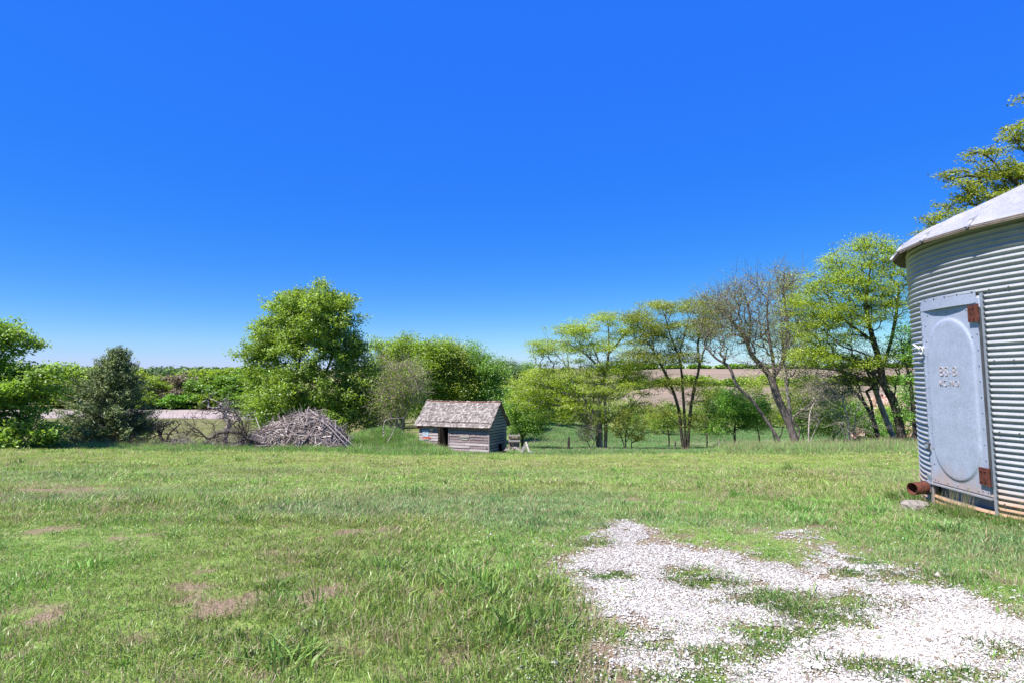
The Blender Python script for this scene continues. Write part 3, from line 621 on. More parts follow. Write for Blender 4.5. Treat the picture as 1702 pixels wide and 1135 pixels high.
def tall():
    x, y, col = scatter(26, 66, 9); e = lawn_edge(col) + (fbm(x, y, 3, 141) - .5) * 2.5
    depth = np.where(col < 860, 12, np.where(col < 1190, 10, 15)); k = (y > e) & (y < e + depth) & ~in_shed(x, y)
    x, y, col, e = x[k], y[k], col[k], e[k]; n = len(x); right = col > 1190; mid = (col > 860) & ~right
    r = rng.random(n); kd = np.where(r < np.where(right, .22, np.where(col < 330, .25, .1)), 5, 4); h = np.where(right, 1.15, np.where(mid, .6, np.where(col < 460, .9, 1.05))) * rng.uniform(.6, 1.15, n) * np.clip(.45 + (y - e) * .35, .45, 1)
    h = np.where(col > 1500, h * .8, h); h = np.where((col > 745) & (col < 850) & (y < 49), h * .45, h)
    nz = fbm(x, y, 3, 151)[:, None]; b = np.where(mid[:, None], [[0.1, .24, .06]], np.where(right[:, None], [[0.17, .29, .085]], [[0.13, .28, .055]])); b = b * (.95 + .7 * nz) * np.exp(rng.normal(size=(n, 1)) * .15)
    w = rng.uniform(1.1, 1.6, n)
    # pasture beyond
    x2, y2, c2 = scatter(50, 120, 3.0, 850, 1720); k = (y2 > 54) & ((c2 > 860)); x2, y2, c2 = x2[k], y2[k], c2[k]; n2 = len(x2); nz2 = fbm(x2, y2, 7, 161)[:, None]
    pale = np.clip((fbm(x2, y2, 12, 171) - .45) * 5, 0, 1)[:, None] * np.clip((90 - y2) / 15, 0, 1)[:, None]
    b2 = (np.array([0.1, .26, .065]) * (1 - pale) + np.array([0.24, .32, .15]) * pale) * (.65 + .7 * nz2); w2 = rng.uniform(1.6, 2.6, n2)
    # weeds beside the grain bin and stalks by the cedar
    n3 = 16; a = rng.uniform(2.9, 3.55, n3); r3 = 2.74 + rng.uniform(.05, .25, n3); x3 = BINC[0] + r3 * np.cos(a); y3 = BINC[1] + r3 * np.sin(a)
    c4 = rng.uniform(170, 250, 26); y4 = rng.uniform(42.5, 44, 26); x4 = (c4 - CX0) / FPX * y4
    X = np.concatenate([x, x2, x3, x4]); Yy = np.concatenate([y, y2, y3, y4])
    K = np.concatenate([kd, np.full(n2, 4), np.full(n3, 5), np.full(26, 7)])
    S = np.concatenate([np.stack([w, w, h], 1), np.stack([w2, w2, rng.uniform(.3, .6, n2)], 1), np.stack([np.full(n3, .22), np.full(n3, .22), rng.uniform(.3, .6, n3)], 1), np.stack([np.full(26, 1.6), np.full(26, 1.6), rng.uniform(1, 1.7, 26)], 1)])
    T = np.concatenate([b, b2, np.tile([0.16, .26, .06], (n3, 1)), np.tile([.4, .34, .25], (26, 1))])
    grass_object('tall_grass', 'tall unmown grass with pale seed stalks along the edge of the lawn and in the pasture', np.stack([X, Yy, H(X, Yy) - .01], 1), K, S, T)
tall()

# ================================================================== GRAIN BIN
BR, LEAN = 2.74, -0.031
def build_bin():
    zb = 1.057
    root = empty('grain_bin', (BINC[0] - LEAN * zb, BINC[1], 0), 'round corrugated steel grain bin with riveted flat door', 'grain bin', rot=(0, math.atan(LEAN), 0))
    d2r = math.radians; pol = lambda a, r, z: np.array([r * math.cos(d2r(a)), r * math.sin(d2r(a)), z])
    A0, A1, DZ0, DZ1, ZT = 166.0, 189.6, 0.29, 2.62, 3.50; pitch = 0.0678
    # corrugated wall (door bay left open)
    angs = np.concatenate([np.linspace(A0 + 360, A1, 3)[:0], np.linspace(A1 + .6, A0 - .6 + 360, 236)]); bay = np.linspace(A0 - .6, A1 + .6, 26)
    def patch(aa, z0, z1, mb):
        nz = int((z1 - z0) / pitch * 10) + 1; zz = np.linspace(z0, z1, nz); A, Z = np.meshgrid(np.radians(aa), zz)
        lap = 0.0; ph = 2 * np.pi * (Z - 0.244) / pitch; rr = BR + 0.016 * np.cos(ph + .4 * np.cos(ph))
        for s in (0.244, 1.057, 1.87, 2.683): rr = rr + np.where(Z >= s - .022, 0.009 * np.exp(-(Z - s + .022) / 0.06), 0)
        rr = rr + 0.006 * (fbm(A * 4, Z, 0.6, 201, 2) - .5)
        V = np.stack([rr * np.cos(A), rr * np.sin(A), Z], -1).reshape(-1, 3); nA = len(aa); i, j = np.meshgrid(np.arange(nz - 1), np.arange(nA - 1), indexing='ij')
        mb.add(V, np.stack([i * nA + j, i * nA + j + 1, (i + 1) * nA + j + 1, (i + 1) * nA + j], -1).reshape(-1, 4))
    mb = MB(); patch(angs, -0.35, ZT, mb); patch(bay, 2.60, ZT, mb); patch(bay, -0.35, 0.135, mb); mb.build('wall', M['galv'], root, True)
    # seam bolts
    mb = MB()
    for s in (0.244, 1.057, 1.87, 2.683):
        for a in np.arange(151, 225, 4.6):
            if A0 - 1 < a < A1 + 1 and DZ0 - .1 < s < 2.6: continue
            c = pol(a, BR + .014, s); mb.tubes(c - pol(a, .014, 0), c + pol(a, .012, 0), [.012], [.009], 6, caps=True)
    for z in np.arange(.1, 2.66, pitch):
        c = pol(A1 + 1.15, BR + .012, z + .012); mb.tubes(c - pol(A1 + 1.15, .012, 0), c + pol(A1 + 1.15, .014, 0), [.009], [.0075], 6, caps=True)
    for z in np.arange(2.72, 3.45, pitch):
        c = pol(202, BR + .012, z); mb.tubes(c - pol(202, .012, 0), c + pol(202, .014, 0), [.012], [.011], 6, caps=True)
    mb.build('bolt', M['bolt'], root)['kind'] = 'stuff'
    # vertical lap strip at the seam right of the door and the sheet seam further right
    def strip(a0, a1, r, z0, z1, m, name, thick=.004):
        mb = MB(); n = 5; aa = np.linspace(a0, a1, n); V = [pol(a, r + t, z) for t in (0, thick) for z in (z0, z1) for a in aa]
        F = []
        for k in range(n - 1):
            F += [[k, k + 1, n + k + 1, n + k], [2 * n + k, 3 * n + k, 3 * n + k + 1, 2 * n + k + 1], [n + k, n + k + 1, 3 * n + k + 1, 3 * n + k], [k, 2 * n + k, 2 * n + k + 1, k + 1]]
        F += [[0, n, 3 * n, 2 * n], [n - 1, 3 * n - 1, 4 * n - 1, 2 * n - 1]]; mb.add(V, F); return mb.build(name, m, root)
    strip(A1 + .25, A1 + 1.0, BR - .005, .1, 2.66, M['jamb'], 'door_jamb', .03); strip(A0 - .9, A0 + .2, BR - .01, .12, 2.66, M['jamb'], 'door_jamb', .022)
    strip(A0 + .6, A1 - .9, BR + .014, 2.55, 2.70, M['door'], 'lintel_plate', .008)
    # recessed bay behind and below the door
    mb = MB(); ca = pol((A0 + A1) / 2, BR - .16, 0); a_ = d2r((A0 + A1) / 2); half = BR * math.sin(d2r((A1 - A0) / 2))
    tv = np.array([-math.sin(a_), math.cos(a_), 0]); nv = np.array([math.cos(a_), math.sin(a_), 0])
    Rm = np.stack([tv, nv, [0, 0, 1]], 1)
    mb.box(ca + np.array([0, 0, 1.36]), (2 * half, .02, 2.6), Rm); mb.box(ca + nv * .05 + np.array([0, 0, .115]), (2 * half - .03, .1, .02), Rm); mb.build('recessed_bay', M['jamb'], root)
    # door: local x along the chord from the left edge, y outwards, z up
    # seen from outside the left edge is at A0
    e0 = pol(A0, BR + .028, 0); e1 = pol(A1, BR + .028, 0); ux = (e1 - e0); Wd = np.linalg.norm(ux); ux /= Wd; uz = np.array([0, 0, 1.]); uy = np.cross(uz, ux); uy = uy if np.dot(uy, nv) > 0 else -uy
    D = Matrix(((ux[0], uy[0], 0, e0[0]), (ux[1], uy[1], 0, e0[1]), (0, 0, 1, DZ0), (0, 0, 0, 1)))
    Hd = DZ1 - DZ0; nx_, nz_ = 120, 250
    U, Vv = np.meshgrid(np.linspace(0, Wd, nx_), np.linspace(0, Hd, nz_))
    cx, hw = Wd * .49, Wd * .385; zlo, zhi = .09 + hw * 1.05, Hd - .20 - hw * 1.05      # capsule
    dz = np.where(Vv < zlo, Vv - zlo, np.where(Vv > zhi, Vv - zhi, 0)); sd_ = np.hypot(U - cx, dz) - hw
    y = .02 * (1 / (1 + np.exp(sd_ / .009))); y += .004 * np.exp(-((sd_) / .014) ** 2)
    y += .003 * (fbm(U, Vv, .5, 211, 3) - .5) * 2
    for ex in (.085, Wd - .13): y += .0035 * np.exp(-((U - ex) / .006) ** 2)
    y -= .006 * np.exp(-(Vv - Hd + .12) ** 2 / .00006) * 0
    edge = (U <= 0) | (U >= Wd - 1e-9) | (Vv <= 0) | (Vv >= Hd - 1e-9); Vd = np.stack([U, y, Vv], -1); Vd[edge, 1] = -.025
    V = Vd.reshape(-1, 3); i, j = np.meshgrid(np.arange(nz_ - 1), np.arange(nx_ - 1), indexing='ij'); F = np.stack([i * nx_ + j, i * nx_ + j + 1, (i + 1) * nx_ + j + 1, (i + 1) * nx_ + j], -1).reshape(-1, 4)
    door = mesh_np('door', V, F, M['door'], True, root); door.matrix_local = D
    # rivets
    mb = MB()
    for u, n0 in ((.03, 14), (.10, 12), (Wd - .06, 13), (Wd - .15, 12)):
        for z in np.linspace(.06, Hd - .06, n0): mb.tubes([[u, -.002, z]], [[u, .008, z]], [.009], [.007], 7, caps=True)
    for z in (.05, Hd - .05, Hd - .13):
        for u in np.linspace(.16, Wd - .22, 5): mb.tubes([[u, -.002, z]], [[u, .008, z]], [.009], [.007], 7, caps=True)
    mb.build('rivet', M['jamb'], door)['kind'] = 'stuff'
    mb = MB(); mb.box((Wd / 2, .0, -.012), (Wd, .05, .02)); mb.build('bottom_lip', M['roofm'], door)
    for body, zc, sz in (('BS-B.', 1.748 - DZ0, .175), ('KC-MO.', 1.60 - DZ0, .115)):
        cu = bpy.data.curves.new('lettering', 'FONT'); cu.body = body; cu.size = sz; cu.extrude = .003; cu.bevel_depth = .002; cu.offset = -.0052; cu.align_x = 'CENTER'; cu.align_y = 'CENTER'; cu.space_character = 1.05
        tmp = bpy.data.objects.new('tmp', cu); me = bpy.data.meshes.new_from_object(tmp); bpy.data.objects.remove(tmp)
        me.materials.clear(); me.materials.append(M['door']); o = bpy.data.objects.new('lettering', me); COL.objects.link(o); o.parent = door
        o.matrix_local = Matrix(((1, 0, 0, Wd * .485), (0, 0, 1 if False else -1, .024), (0, 1, 0, zc), (0, 0, 0, 1)))
        # text lies in local xy with normal +z: send x to the chord, y up, normal outwards
        hand = np.cross(ux, uz); sgn = 1 if np.dot(hand, uy) > 0 else -1
        o.matrix_local = Matrix(((1, 0, 0, Wd * .485), (0, 0, 1, .021), (0, 1, 0, zc), (0, 0, 0, 1)))
    # hinges
    for z in (2.43 - DZ0, .53 - DZ0):
        mb = MB(); mb.box((Wd - .075, .03, z), (.15, .012, .2)); mb.tubes([[Wd + .015, .035, z - .1]], [[Wd + .015, .035, z + .1]], [.018], [.018], 8, caps=True)
        for a, b in ((-.04, .06), (.03, .06), (-.04, -.06), (.03, -.06)): mb.tubes([[Wd - .075 + a, .03, z + b]], [[Wd - .075 + a, .046, z + b]], [.009], [.008], 6, caps=True)
        mb.build('hinge', M['rust'], door)
    mb = MB(); mb.box((Wd + .015, .012, Hd / 2), (.018, .02, Hd - .25)); mb.build('hinge_rod', M['bolt'], door)
    # latches
    for z, w in ((2.07 - DZ0, 1), (.80 - DZ0, 0)):
        mb = MB(); mb.tubes([[.02, -.02, z]], [[.02, .05, z]], [.022], [.02], 10, caps=True)
        if w: mb.path([[.03, .05, z - .01], [-.03, .06, z + .02], [-.09, .06, z + .05]], [.018, .013, .011], 8, True)
        ring = [[.035 + .04 * math.cos(t), .045 + .01 * math.sin(t), z - .03 + .05 * math.sin(t)] for t in np.linspace(0, 6.283, 17)]
        mb.path(ring, [.0085] * 17, 6); mb.build('latch', M['white'] if w else M['bolt'], door)
        if not w: mb = MB(); mb.tubes([[.035, .045, z - .03]], [[.035, .052, z - .03]], [.034], [.034], 14, caps=True); mb.build('latch_plate', M['jamb'], door)
    # roof: 25 pressed panels with raised lap ribs and a centre cap
    mb = MB(); mu = MB(); n = 25; step = 360 / n; j0 = 191.0; slope = math.tan(R_(24)); RE = BR + .185; zr = 3.44; nr, na = 40, 15
    for k in range(n):
        a0 = j0 + k * step; S, Tt = np.meshgrid(np.linspace(0, 1, nr), np.linspace(0, 1, na), indexing='ij'); rad = RE + (.38 - RE) * S; ang = np.radians(a0 + Tt * step)
        c = rad * math.cos(R_(step / 2)) / np.cos(ang - R_(a0 + step / 2)); zz = zr + (RE - rad) * slope + .0
        lap = .085 * np.exp(-((Tt - .07) / .035) ** 2) + .05 * np.exp(-((Tt - .22) / .035) ** 2); lap = lap * (1 - .85 * np.exp(-S * 26)); zz = zz + lap + .032 * np.maximum(0, np.sin(Tt * 6.283 * 3 + S * 6)) * np.clip(S * 6, 0, 1) * np.clip((.35 - S) * 5, 0, 1)
        zz = zz - .03 * np.exp(-S * 60) + 0.01 * (fbm(rad * np.cos(ang), rad * np.sin(ang), .6, 221) - .5)
        V = np.stack([c * np.cos(ang), c * np.sin(ang), zz], -1).reshape(-1, 3); i, j = np.meshgrid(np.arange(nr - 1), np.arange(na - 1), indexing='ij')
        F = np.stack([i * na + j, i * na + j + 1, (i + 1) * na + j + 1, (i + 1) * na + j], -1).reshape(-1, 4); mb.add(V, F)
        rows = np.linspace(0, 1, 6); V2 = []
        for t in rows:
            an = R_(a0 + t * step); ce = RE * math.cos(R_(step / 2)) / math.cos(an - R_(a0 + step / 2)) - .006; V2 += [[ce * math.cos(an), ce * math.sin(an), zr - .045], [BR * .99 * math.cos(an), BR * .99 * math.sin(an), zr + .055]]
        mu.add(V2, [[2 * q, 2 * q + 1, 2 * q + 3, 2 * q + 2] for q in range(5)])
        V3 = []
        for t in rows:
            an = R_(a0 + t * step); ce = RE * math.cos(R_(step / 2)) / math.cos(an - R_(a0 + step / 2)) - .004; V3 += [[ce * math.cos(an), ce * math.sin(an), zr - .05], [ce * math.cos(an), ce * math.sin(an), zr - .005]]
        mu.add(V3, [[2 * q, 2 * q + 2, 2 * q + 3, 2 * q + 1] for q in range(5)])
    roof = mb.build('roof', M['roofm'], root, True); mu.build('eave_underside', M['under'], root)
    for k in range(n):
        an = R_(j0 + k * step); c1 = np.array([math.cos(an), math.sin(an), 0]); q0 = c1 * (RE + .015) + np.array([0, 0, zr - .02]); q1 = c1 * .42 + np.array([0, 0, zr + (RE - .42) * slope + .02]); q2 = q0 + (q1 - q0) * .035 + np.array([0, 0, .035]); mr = MB()
        mr.path([q0, q2, q1 + np.array([0, 0, .03])], [.02, .034, .03], 8, True); mr.build('rib', M['roofm'], roof, True)
    mb = MB(); zt = zr + (RE - .42) * slope; mb.tubes([[0, 0, zt - .05]], [[0, 0, zt + .12]], [.42], [.40], 24, caps=True); mb.tubes([[0, 0, zt + .12]], [[0, 0, zt + .25]], [.42], [.05], 24, caps=True); mb.build('vent_cap', M['roofm'], roof)
    # unloading pipe
    a = 162.5; p0 = pol(a, BR - .05, .20); dr = np.array([-.93, -.36, 0.03]); mb = MB(); n = 20
    t = np.linspace(0, 2 * np.pi, n, endpoint=False); sx = np.cross(dr, [0, 0, 1]); sx /= np.linalg.norm(sx); sy = np.cross(dr, sx)
    def ringp(c, r): return c + np.outer(np.cos(t) * r, sx) + np.outer(np.sin(t) * r, sy)
    V = np.concatenate([ringp(p0, .082), ringp(p0 + dr * .42, .082), ringp(p0 + dr * .42, .074), ringp(p0 + dr * .1, .074)]); q = np.arange(n); q2 = (q + 1) % n
    mb.add(V, np.concatenate([np.stack([q + b, q2 + b, q2 + b + n, q + b + n], 1) for b in (0, n, 2 * n)])); pipe = mb.build('unloading_pipe', M['rust'], root, True)
    mb = MB(); mb.tubes([p0 + dr * .06], [p0 + dr * .16], [.094], [.090], 20, caps=True); mb.build('collar', M['roofm'], pipe, True)
    mb = MB(); mb.boxe(pol(a + 2.4, BR + .02, .12), (.02, .17, .5), (0, 0, R_(a + 2.4))); mb.build('mounting_plate', M['jamb'], root)
build_bin()
def rock(name, label, loc, size, m, seed, cat='rock', group=None, rz=0):
    rs = np.random.default_rng(seed); n, k = 9, 14; V = []; F = []
    for i in range(n):
        p = math.pi * (i + .5) / n
        for j in range(k):
            t = 6.2832 * j / k; d = np.array([math.sin(p) * math.cos(t), math.sin(p) * math.sin(t), math.cos(p)]); d = np.sign(d) * np.abs(d) ** .7
            V.append(d * np.array(size) * .5 * (1 + rs.normal() * .07))
    for i in range(n - 1):
        for j in range(k): F.append([i * k + j, i * k + (j + 1) % k, (i + 1) * k + (j + 1) % k, (i + 1) * k + j])
    mb = MB(); mb.add(V, F); mb.add(V[:k], [list(range(k))]); mb.add(V[-k:], [list(range(k))[::-1]]); o = mb.build(name, m); o.location = loc; o.rotation_euler = (0, 0, rz); tag(o, label, cat, group); return o
g = P(1521, 836, 8.25); rock('concrete_chunk', 'broken concrete chunk lying under the rusty pipe of the grain bin', (g.x, 8.25, hz(g.x, 8.25) + .05), (.34, .25, .17), M['concrete'], 3)

# ================================================================== SHED
def build_shed():
    A = R_(25); root = empty('shed', (SHED_O.x, SHED_O.y, 0), 'small weathered plank shed with old wood shingle roof', 'shed', rot=(0, 0, -A))
    # local: +x right along the front, +y back, origin = front right corner; front spans x from -L to 0
    L = 6.15; Wd = 2.95; rs = np.random.default_rng(7)
    gx = lambda x, y: hz(SHED_O.x + x * math.cos(A) + y * math.sin(A), SHED_O.y - x * math.sin(A) + y * math.cos(A))
    zb = P(813, 756, 47).z; ze = P(817, 704.5, 46.8).z; zr = P(834.5, 668.5, 48.3).z; zb2 = zb + .25
    D0, D1 = -4.42, -3.5     # doorway
    bh = .215
    def wallrun(mb, x0, x1, z0, z1, y, ragged=0):
        z = z0; 
        while z < z1 - .02:
            h = min(bh, z1 - z); tilt = rs.normal() * .012; a = x0 + (rs.random() < .25) * rs.random() * .05; b = x1 - (rs.random() < .2) * rs.random() * .04
            if ragged and rs.random() < ragged: a += rs.random() * .5
            cuts = [a] + ([rs.uniform(a + .5, b - .4)] if b - a > 1.8 and rs.random() < .6 else []) + [b]
            for q in range(len(cuts) - 1):
                mb.boxe(((cuts[q] + cuts[q + 1]) / 2, y + rs.normal() * .006, z + h / 2), (cuts[q + 1] - cuts[q] - .014, .022, h - .032), (R_(-7) + tilt, rs.normal() * .004, 0))
            z += bh
    mb = MB(); wallrun(mb, D1, 0, zb - .02, ze + .05, 0); wallrun(mb, -L, D0, zb + .62, ze + .05, 0, .25); wallrun(mb, -L + .6, D0 - .1, zb + .3, zb + .6, .03, .6)
    fr = mb.build('front_wall', M['board'], root)
    mb = MB(); mb.box((-L / 2, -.035, ze - .06), (L - .02, .03, .26)); mb.build('frieze_board', plain('dark_maroon_board', (.045, .02, .022)), root)  # maroon board under the eave; its dark colour also deepens the eave shadow
    mb = MB()                                                             # gable wall on the right, boards shortening to the roof
    z = zb + .02
    def gable(mb, x, sg):
        z = zb + .02; slope = (zr - .12 - ze) / (Wd / 2)
        while z < zr - .5:
            y0, y1 = .02, Wd - .02
            if z > ze: e = (z + .1 - ze) / slope; y0 += e; y1 -= e
            if y1 - y0 > .15:
                if z < zb + .5 and sg > 0 and y0 < 1.55 < y1:
                    mb.boxe((x, (y0 + 1.5) / 2, z + bh / 2), (.022, 1.5 - y0, bh - .04), (0, R_(11), 0)); mb.boxe((x, (2.1 + y1) / 2, z + bh / 2), (.022, y1 - 2.1, bh - .04), (0, R_(11), 0))
                else: mb.boxe((x + rs.normal() * .004, (y0 + y1) / 2, z + bh / 2), (.022, y1 - y0, bh - .04), (0, R_(11) * sg, rs.normal() * .004))
            z += bh
    gable(mb, 0.0, 1); mb.build('gable_wall', M['gable'], root)
    mb = MB(); gable(mb, -L, -1); mb.build('gable_wall', M['board'], root)
    mb = MB(); wallrun(mb, -L, 0, zb, ze, Wd); mb.build('rear_wall', M['board'], root)
    mb = MB()
    for x in (-L + .06, D0 - .06, D1 + .06, -.06):
        for y in ((.07, Wd - .07) if x in (-L + .06, -.06) else (.07,)): mb.box((x, y, (zb + ze) / 2), (.1, .1, ze - zb))
    mb.box((-L / 2, .07, ze - .05), (L, .08, .12)); mb.box((-L / 2, Wd - .07, ze - .05), (L, .08, .12)); mb.build('frame_post', M['plank'], root)
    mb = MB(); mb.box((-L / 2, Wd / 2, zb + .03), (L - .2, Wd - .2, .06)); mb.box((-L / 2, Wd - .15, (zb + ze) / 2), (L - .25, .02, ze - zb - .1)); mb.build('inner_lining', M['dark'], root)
    mb = MB(); mb.box((-L / 2 + .3, -.03, zb - .08), (L - .8, .1, .14)); mb.build('sill_beam', M['dark'], root)
    # stored sticks leaning in the doorway
    mb = MB(); mb.path([(D0 + .1, .5, zb + .1), (D1 - .1, .3, zb + .55)], [.025, .02]); mb.path([(D1 - .35, .4, zb), (D1 - .2, .6, zb + 1.0)], [.03, .02]); mb.build('leaning_stick', M['stick'], root)
    # roof shingles, deck, ridge
    ov, ove = .27, .3; X0, X1 = -L - ove, ove * .7; run = Wd / 2 + ov; rise = (zr - ze) * run / (Wd / 2) * 1.0; ang = math.atan2(zr - ze, Wd / 2); ln = run / math.cos(ang)
    mb = MB(); md = MB()
    for side in (0, 1):
        up = np.array([0, math.cos(ang), math.sin(ang)]) if side == 0 else np.array([0, -math.cos(ang), math.sin(ang)])
        nn = np.array([0, -math.sin(ang), math.cos(ang)]) if side == 0 else np.array([0, math.sin(ang), math.cos(ang)])
        e = np.array([0, -ov, zr - math.tan(ang) * run]) if side == 0 else np.array([0, Wd + ov, zr - math.tan(ang) * run])
        rm = np.stack([[1, 0, 0], up, nn if side == 0 else nn], 1)
        md.box(e + up * ln / 2 + np.array([(X0 + X1) / 2, 0, 0]) - nn * .05, (X1 - X0 - .06, ln - .04, .03), rm)
        rows = 15; rh = ln / rows
        for r in range(rows):
            x = X0 + rs.random() * .05
            while x < X1 - .03:
                w = rs.uniform(.08, .2); w = min(w, X1 - x + .02)
                if rs.random() > .012:
                    l = rh * 1.9 * rs.uniform(.85, 1.1); s = r * rh - rs.random() * .035 + (0 if r else -.03); lift = .012 + abs(rs.normal()) * .012; sag = -.07 * math.sin(math.pi * (x - X0) / (X1 - X0)) * (.3 + .7 * s / ln)
                    tilt = -.09 - abs(rs.normal()) * .035; ct, st = math.cos(tilt), math.sin(tilt); u2 = up * ct + nn * st; n2 = nn * ct - up * st; tw = rs.normal() * .03
                    c = e + up * (s + l / 2) + nn * (lift + .02) + np.array([x + w / 2, 0, sag]); mb.box(c, (w - .008, l, .016), np.stack([np.array([1, 0, 0]) * math.cos(tw) + n2 * math.sin(tw), u2, n2 * math.cos(tw) - np.array([1, 0, 0]) * math.sin(tw)], 1))
                x += w
    rf = mb.build('roof', M['shingle'], root); md.build('roof_deck', M['plank'], rf)
    mb = MB(); n = 14
    for k in range(n):
        x = X0 + (X1 - X0) * (k + .5) / n; mb.boxe((x, Wd / 2, zr + .045 - .07 * math.sin(math.pi * (k + .5) / n)), ((X1 - X0) / n + .01, .17, .035), (0, rs.normal() * .006, 0))
    mb.build('ridge_cap', M['redbrown'], rf)
    mb = MB()
    for y in (-ov + .03, Wd + ov - .03): mb.box(((X0 + X1) / 2, y, zr - math.tan(ang) * (run - .03) - .085), (X1 - X0 - .1, .025, .07))
    mb.build('fascia_board', M['redbrown'], rf)
    # patches on the front wall
    xf = lambda px: -((-1.70 - (px - 851) / 1050 * 47) / (.906 + (px - 851) / 1050 * .4226))
    zf = lambda py, x: P(813, py, 47).z * (1) + (EYE - P(813, py, 47).z) * 0.009 * x
    def patch(name, x0, x1, y0, y1, m, d=.03, label=None, rz=0):
        a, b = xf(x0), xf(x1); x = (a + b) / 2; s = 1 - .0092 * x * 0 ; Yd = 47 - x * math.sin(A); z1 = P(813, y0, Yd).z; z0 = P(813, y1, Yd).z
        mb = MB(); mb.boxe((x, -d, (z0 + z1) / 2), (abs(b - a), .02, z1 - z0), (0, rz, 0)); o = mb.build(name, m, root)
        if label: o['label'] = label
    patch('patch_board', 764.7, 779.5, 722.5, 726.5, M['pale'], .035); patch('patch_board', 767, 778, 728, 730.6, M['pale'], .035)
    patch('tin_patch', 703, 713, 713.5, 725, M['tin'], .04); patch('red_board', 694, 701.5, 704.5, 710.5, M['red'], .05); patch('red_board', 703.5, 716.5, 725.6, 728, M['red'], .05)
    patch('pale_strip', 704, 714, 728.2, 730, M['pale'], .05, rz=.05)
    mb = MB(); mb.tubes([[-.22, -.01, zb + .48]], [[-.22, -.03, zb + .48]], [.05], [.05], 10, caps=True); mb.build('knot_hole', M['dark'], root)
    # corner boards
    mb = MB(); mb.box((-.03, -.03, (zb + ze) / 2), (.07, .03, ze - zb)); mb.build('corner_board', M['board'], root); mb = MB(); mb.box((D1 + .03, -.03, (zb + ze) / 2 + .05), (.06, .03, ze - zb - .1)); mb.build('door_post', M['board'], root)
    return zb
SZB = build_shed()

# pen front, scrap timber and logs beside the shed
def pt(px, py, Y): return np.array(P(px, py + 2.3, Y - 2.6)) if px > 840 and Y > 48 else np.array(P(px, py, Y))
b = G(855, 47.6); root = empty('wooden_pen', b, 'open brown wooden pen front with pale top rail beside the shed', 'wooden pen'); o_ = np.array(b)
mb = MB(); 
for px in (846.5, 862.5): a_ = pt(px, 750, 50.2) - o_; c_ = pt(px, 721, 50.2) - o_; mb.box((a_ + c_) / 2, (.1, .1, c_[2] - a_[2] + .3))
mb.build('post', M['plank'], root)
for py, th_ in ((720.8, .11), (729.8, .13)): mb = MB(); a_ = pt(845, py, 50.1) - o_; c_ = pt(864.5, py + .6, 50.1) - o_; mb.box((a_ + c_) / 2 + np.array([0, -.02, 0]), (c_[0] - a_[0], .12, th_)); mb.build('rail', M['pale'], root)
mb = MB()
for k in range(8): x = 847.5 + k * 1.95; a_ = pt(x, 741, 50.25) - o_; c_ = pt(x, 722, 50.25) - o_; mb.boxe((a_ + c_) / 2, (.085, .02, c_[2] - a_[2]), (0, random.gauss(0, .02), 0))
mb.build('slat', M['plank'], root)['kind'] = 'stuff'
for sx in (846.5, 862.5): mb = MB(); a_ = pt(sx, 735, 51) - o_; mb.box(a_, (.04, 1.3, .9)); mb.build('side_panel', M['plank'], root)
def plankthing(name, label, pts, w, t, m, cat='plank'):
    pts = [np.array(q) for q in pts]; o = pts[0].copy(); mb = MB(); d = pts[1] - pts[0]; L = np.linalg.norm(d); d /= L; s = np.cross(d, [0, 1, 0.2]); s /= np.linalg.norm(s); u = np.cross(s, d)
    mb.box((pts[0] + pts[1]) / 2 - o, (w, L, t), np.stack([s, d, u], 1)); q = mb.build(name, m); q.location = o; tag(q, label, cat); return q
plankthing('plank', 'pale plank leaning steeply right of the wooden pen', [pt(880, 750, 48.6), pt(874, 731.5, 49.2)], .13, .05, M['pale'])
plankthing('plank', 'wide pale board tilted behind the leaning plank', [pt(866.5, 749, 48.9), pt(873.5, 737, 49.4)], .2, .05, M['pale'])
plankthing('plank', 'narrow pale plank end lying in the grass right of the scrap timber', [pt(881, 748, 48.5), pt(890, 751.5, 48.2)], .14, .05, M['pale'])
plankthing('plank', 'long pale board lying across the scrap timber beside the shed', [pt(858, 743, 49.2), pt(869, 749.5, 48.6)], .2, .05, M['pale'])
def logthing(name, label, pts, r, m, cat='log', k=10):
    o = np.array(pts[0]); pts = smooth_path([np.array(q) - o for q in pts], 4); n = len(pts); mb = MB(); rr = np.interp(np.linspace(0, 1, n), np.linspace(0, 1, len(r)), r); mb.path(pts, rr, k, True)
    q = mb.build(name, m, None, True); q.location = o; tag(q, label, cat); return q
logthing('log', 'pale curved log lying at the foot of the wooden pen', [pt(846, 745, 49.3), pt(848.5, 750, 49), pt(853, 751.2, 48.9), pt(859, 750, 49)], [.14, .16, .15, .1], M['bark_pale'])
logthing('log', 'brown log lying on the scrap heap against the wooden pen', [pt(846.5, 741, 49.7), pt(852, 746, 49.4), pt(858, 744, 49.6)], [.12, .14, .09], M['plank'])
logthing('log', 'short grey log between the pen and the tilted board', [pt(858, 748, 49.4), pt(864, 744.5, 49.6)], [.12, .1], M['bark_grey'])
mb = MB(); o_ = np.array(G(853, 47)); rs = np.random.default_rng(3)
for _ in range(26): a_ = pt(rs.uniform(845.5, 862), rs.uniform(740, 750), rs.uniform(49.2, 50)) - o_; d = rs.normal(size=3) * np.array([1, .6, .3]); d /= np.linalg.norm(d); mb.path([a_ - d * .35, a_ + d * .35], [.04, .035], 6, True)
q = mb.build('scrap_timber', M['stick']); q.location = o_; tag(q, 'heap of broken brown scrap timber in front of the wooden pen', 'scrap heap')

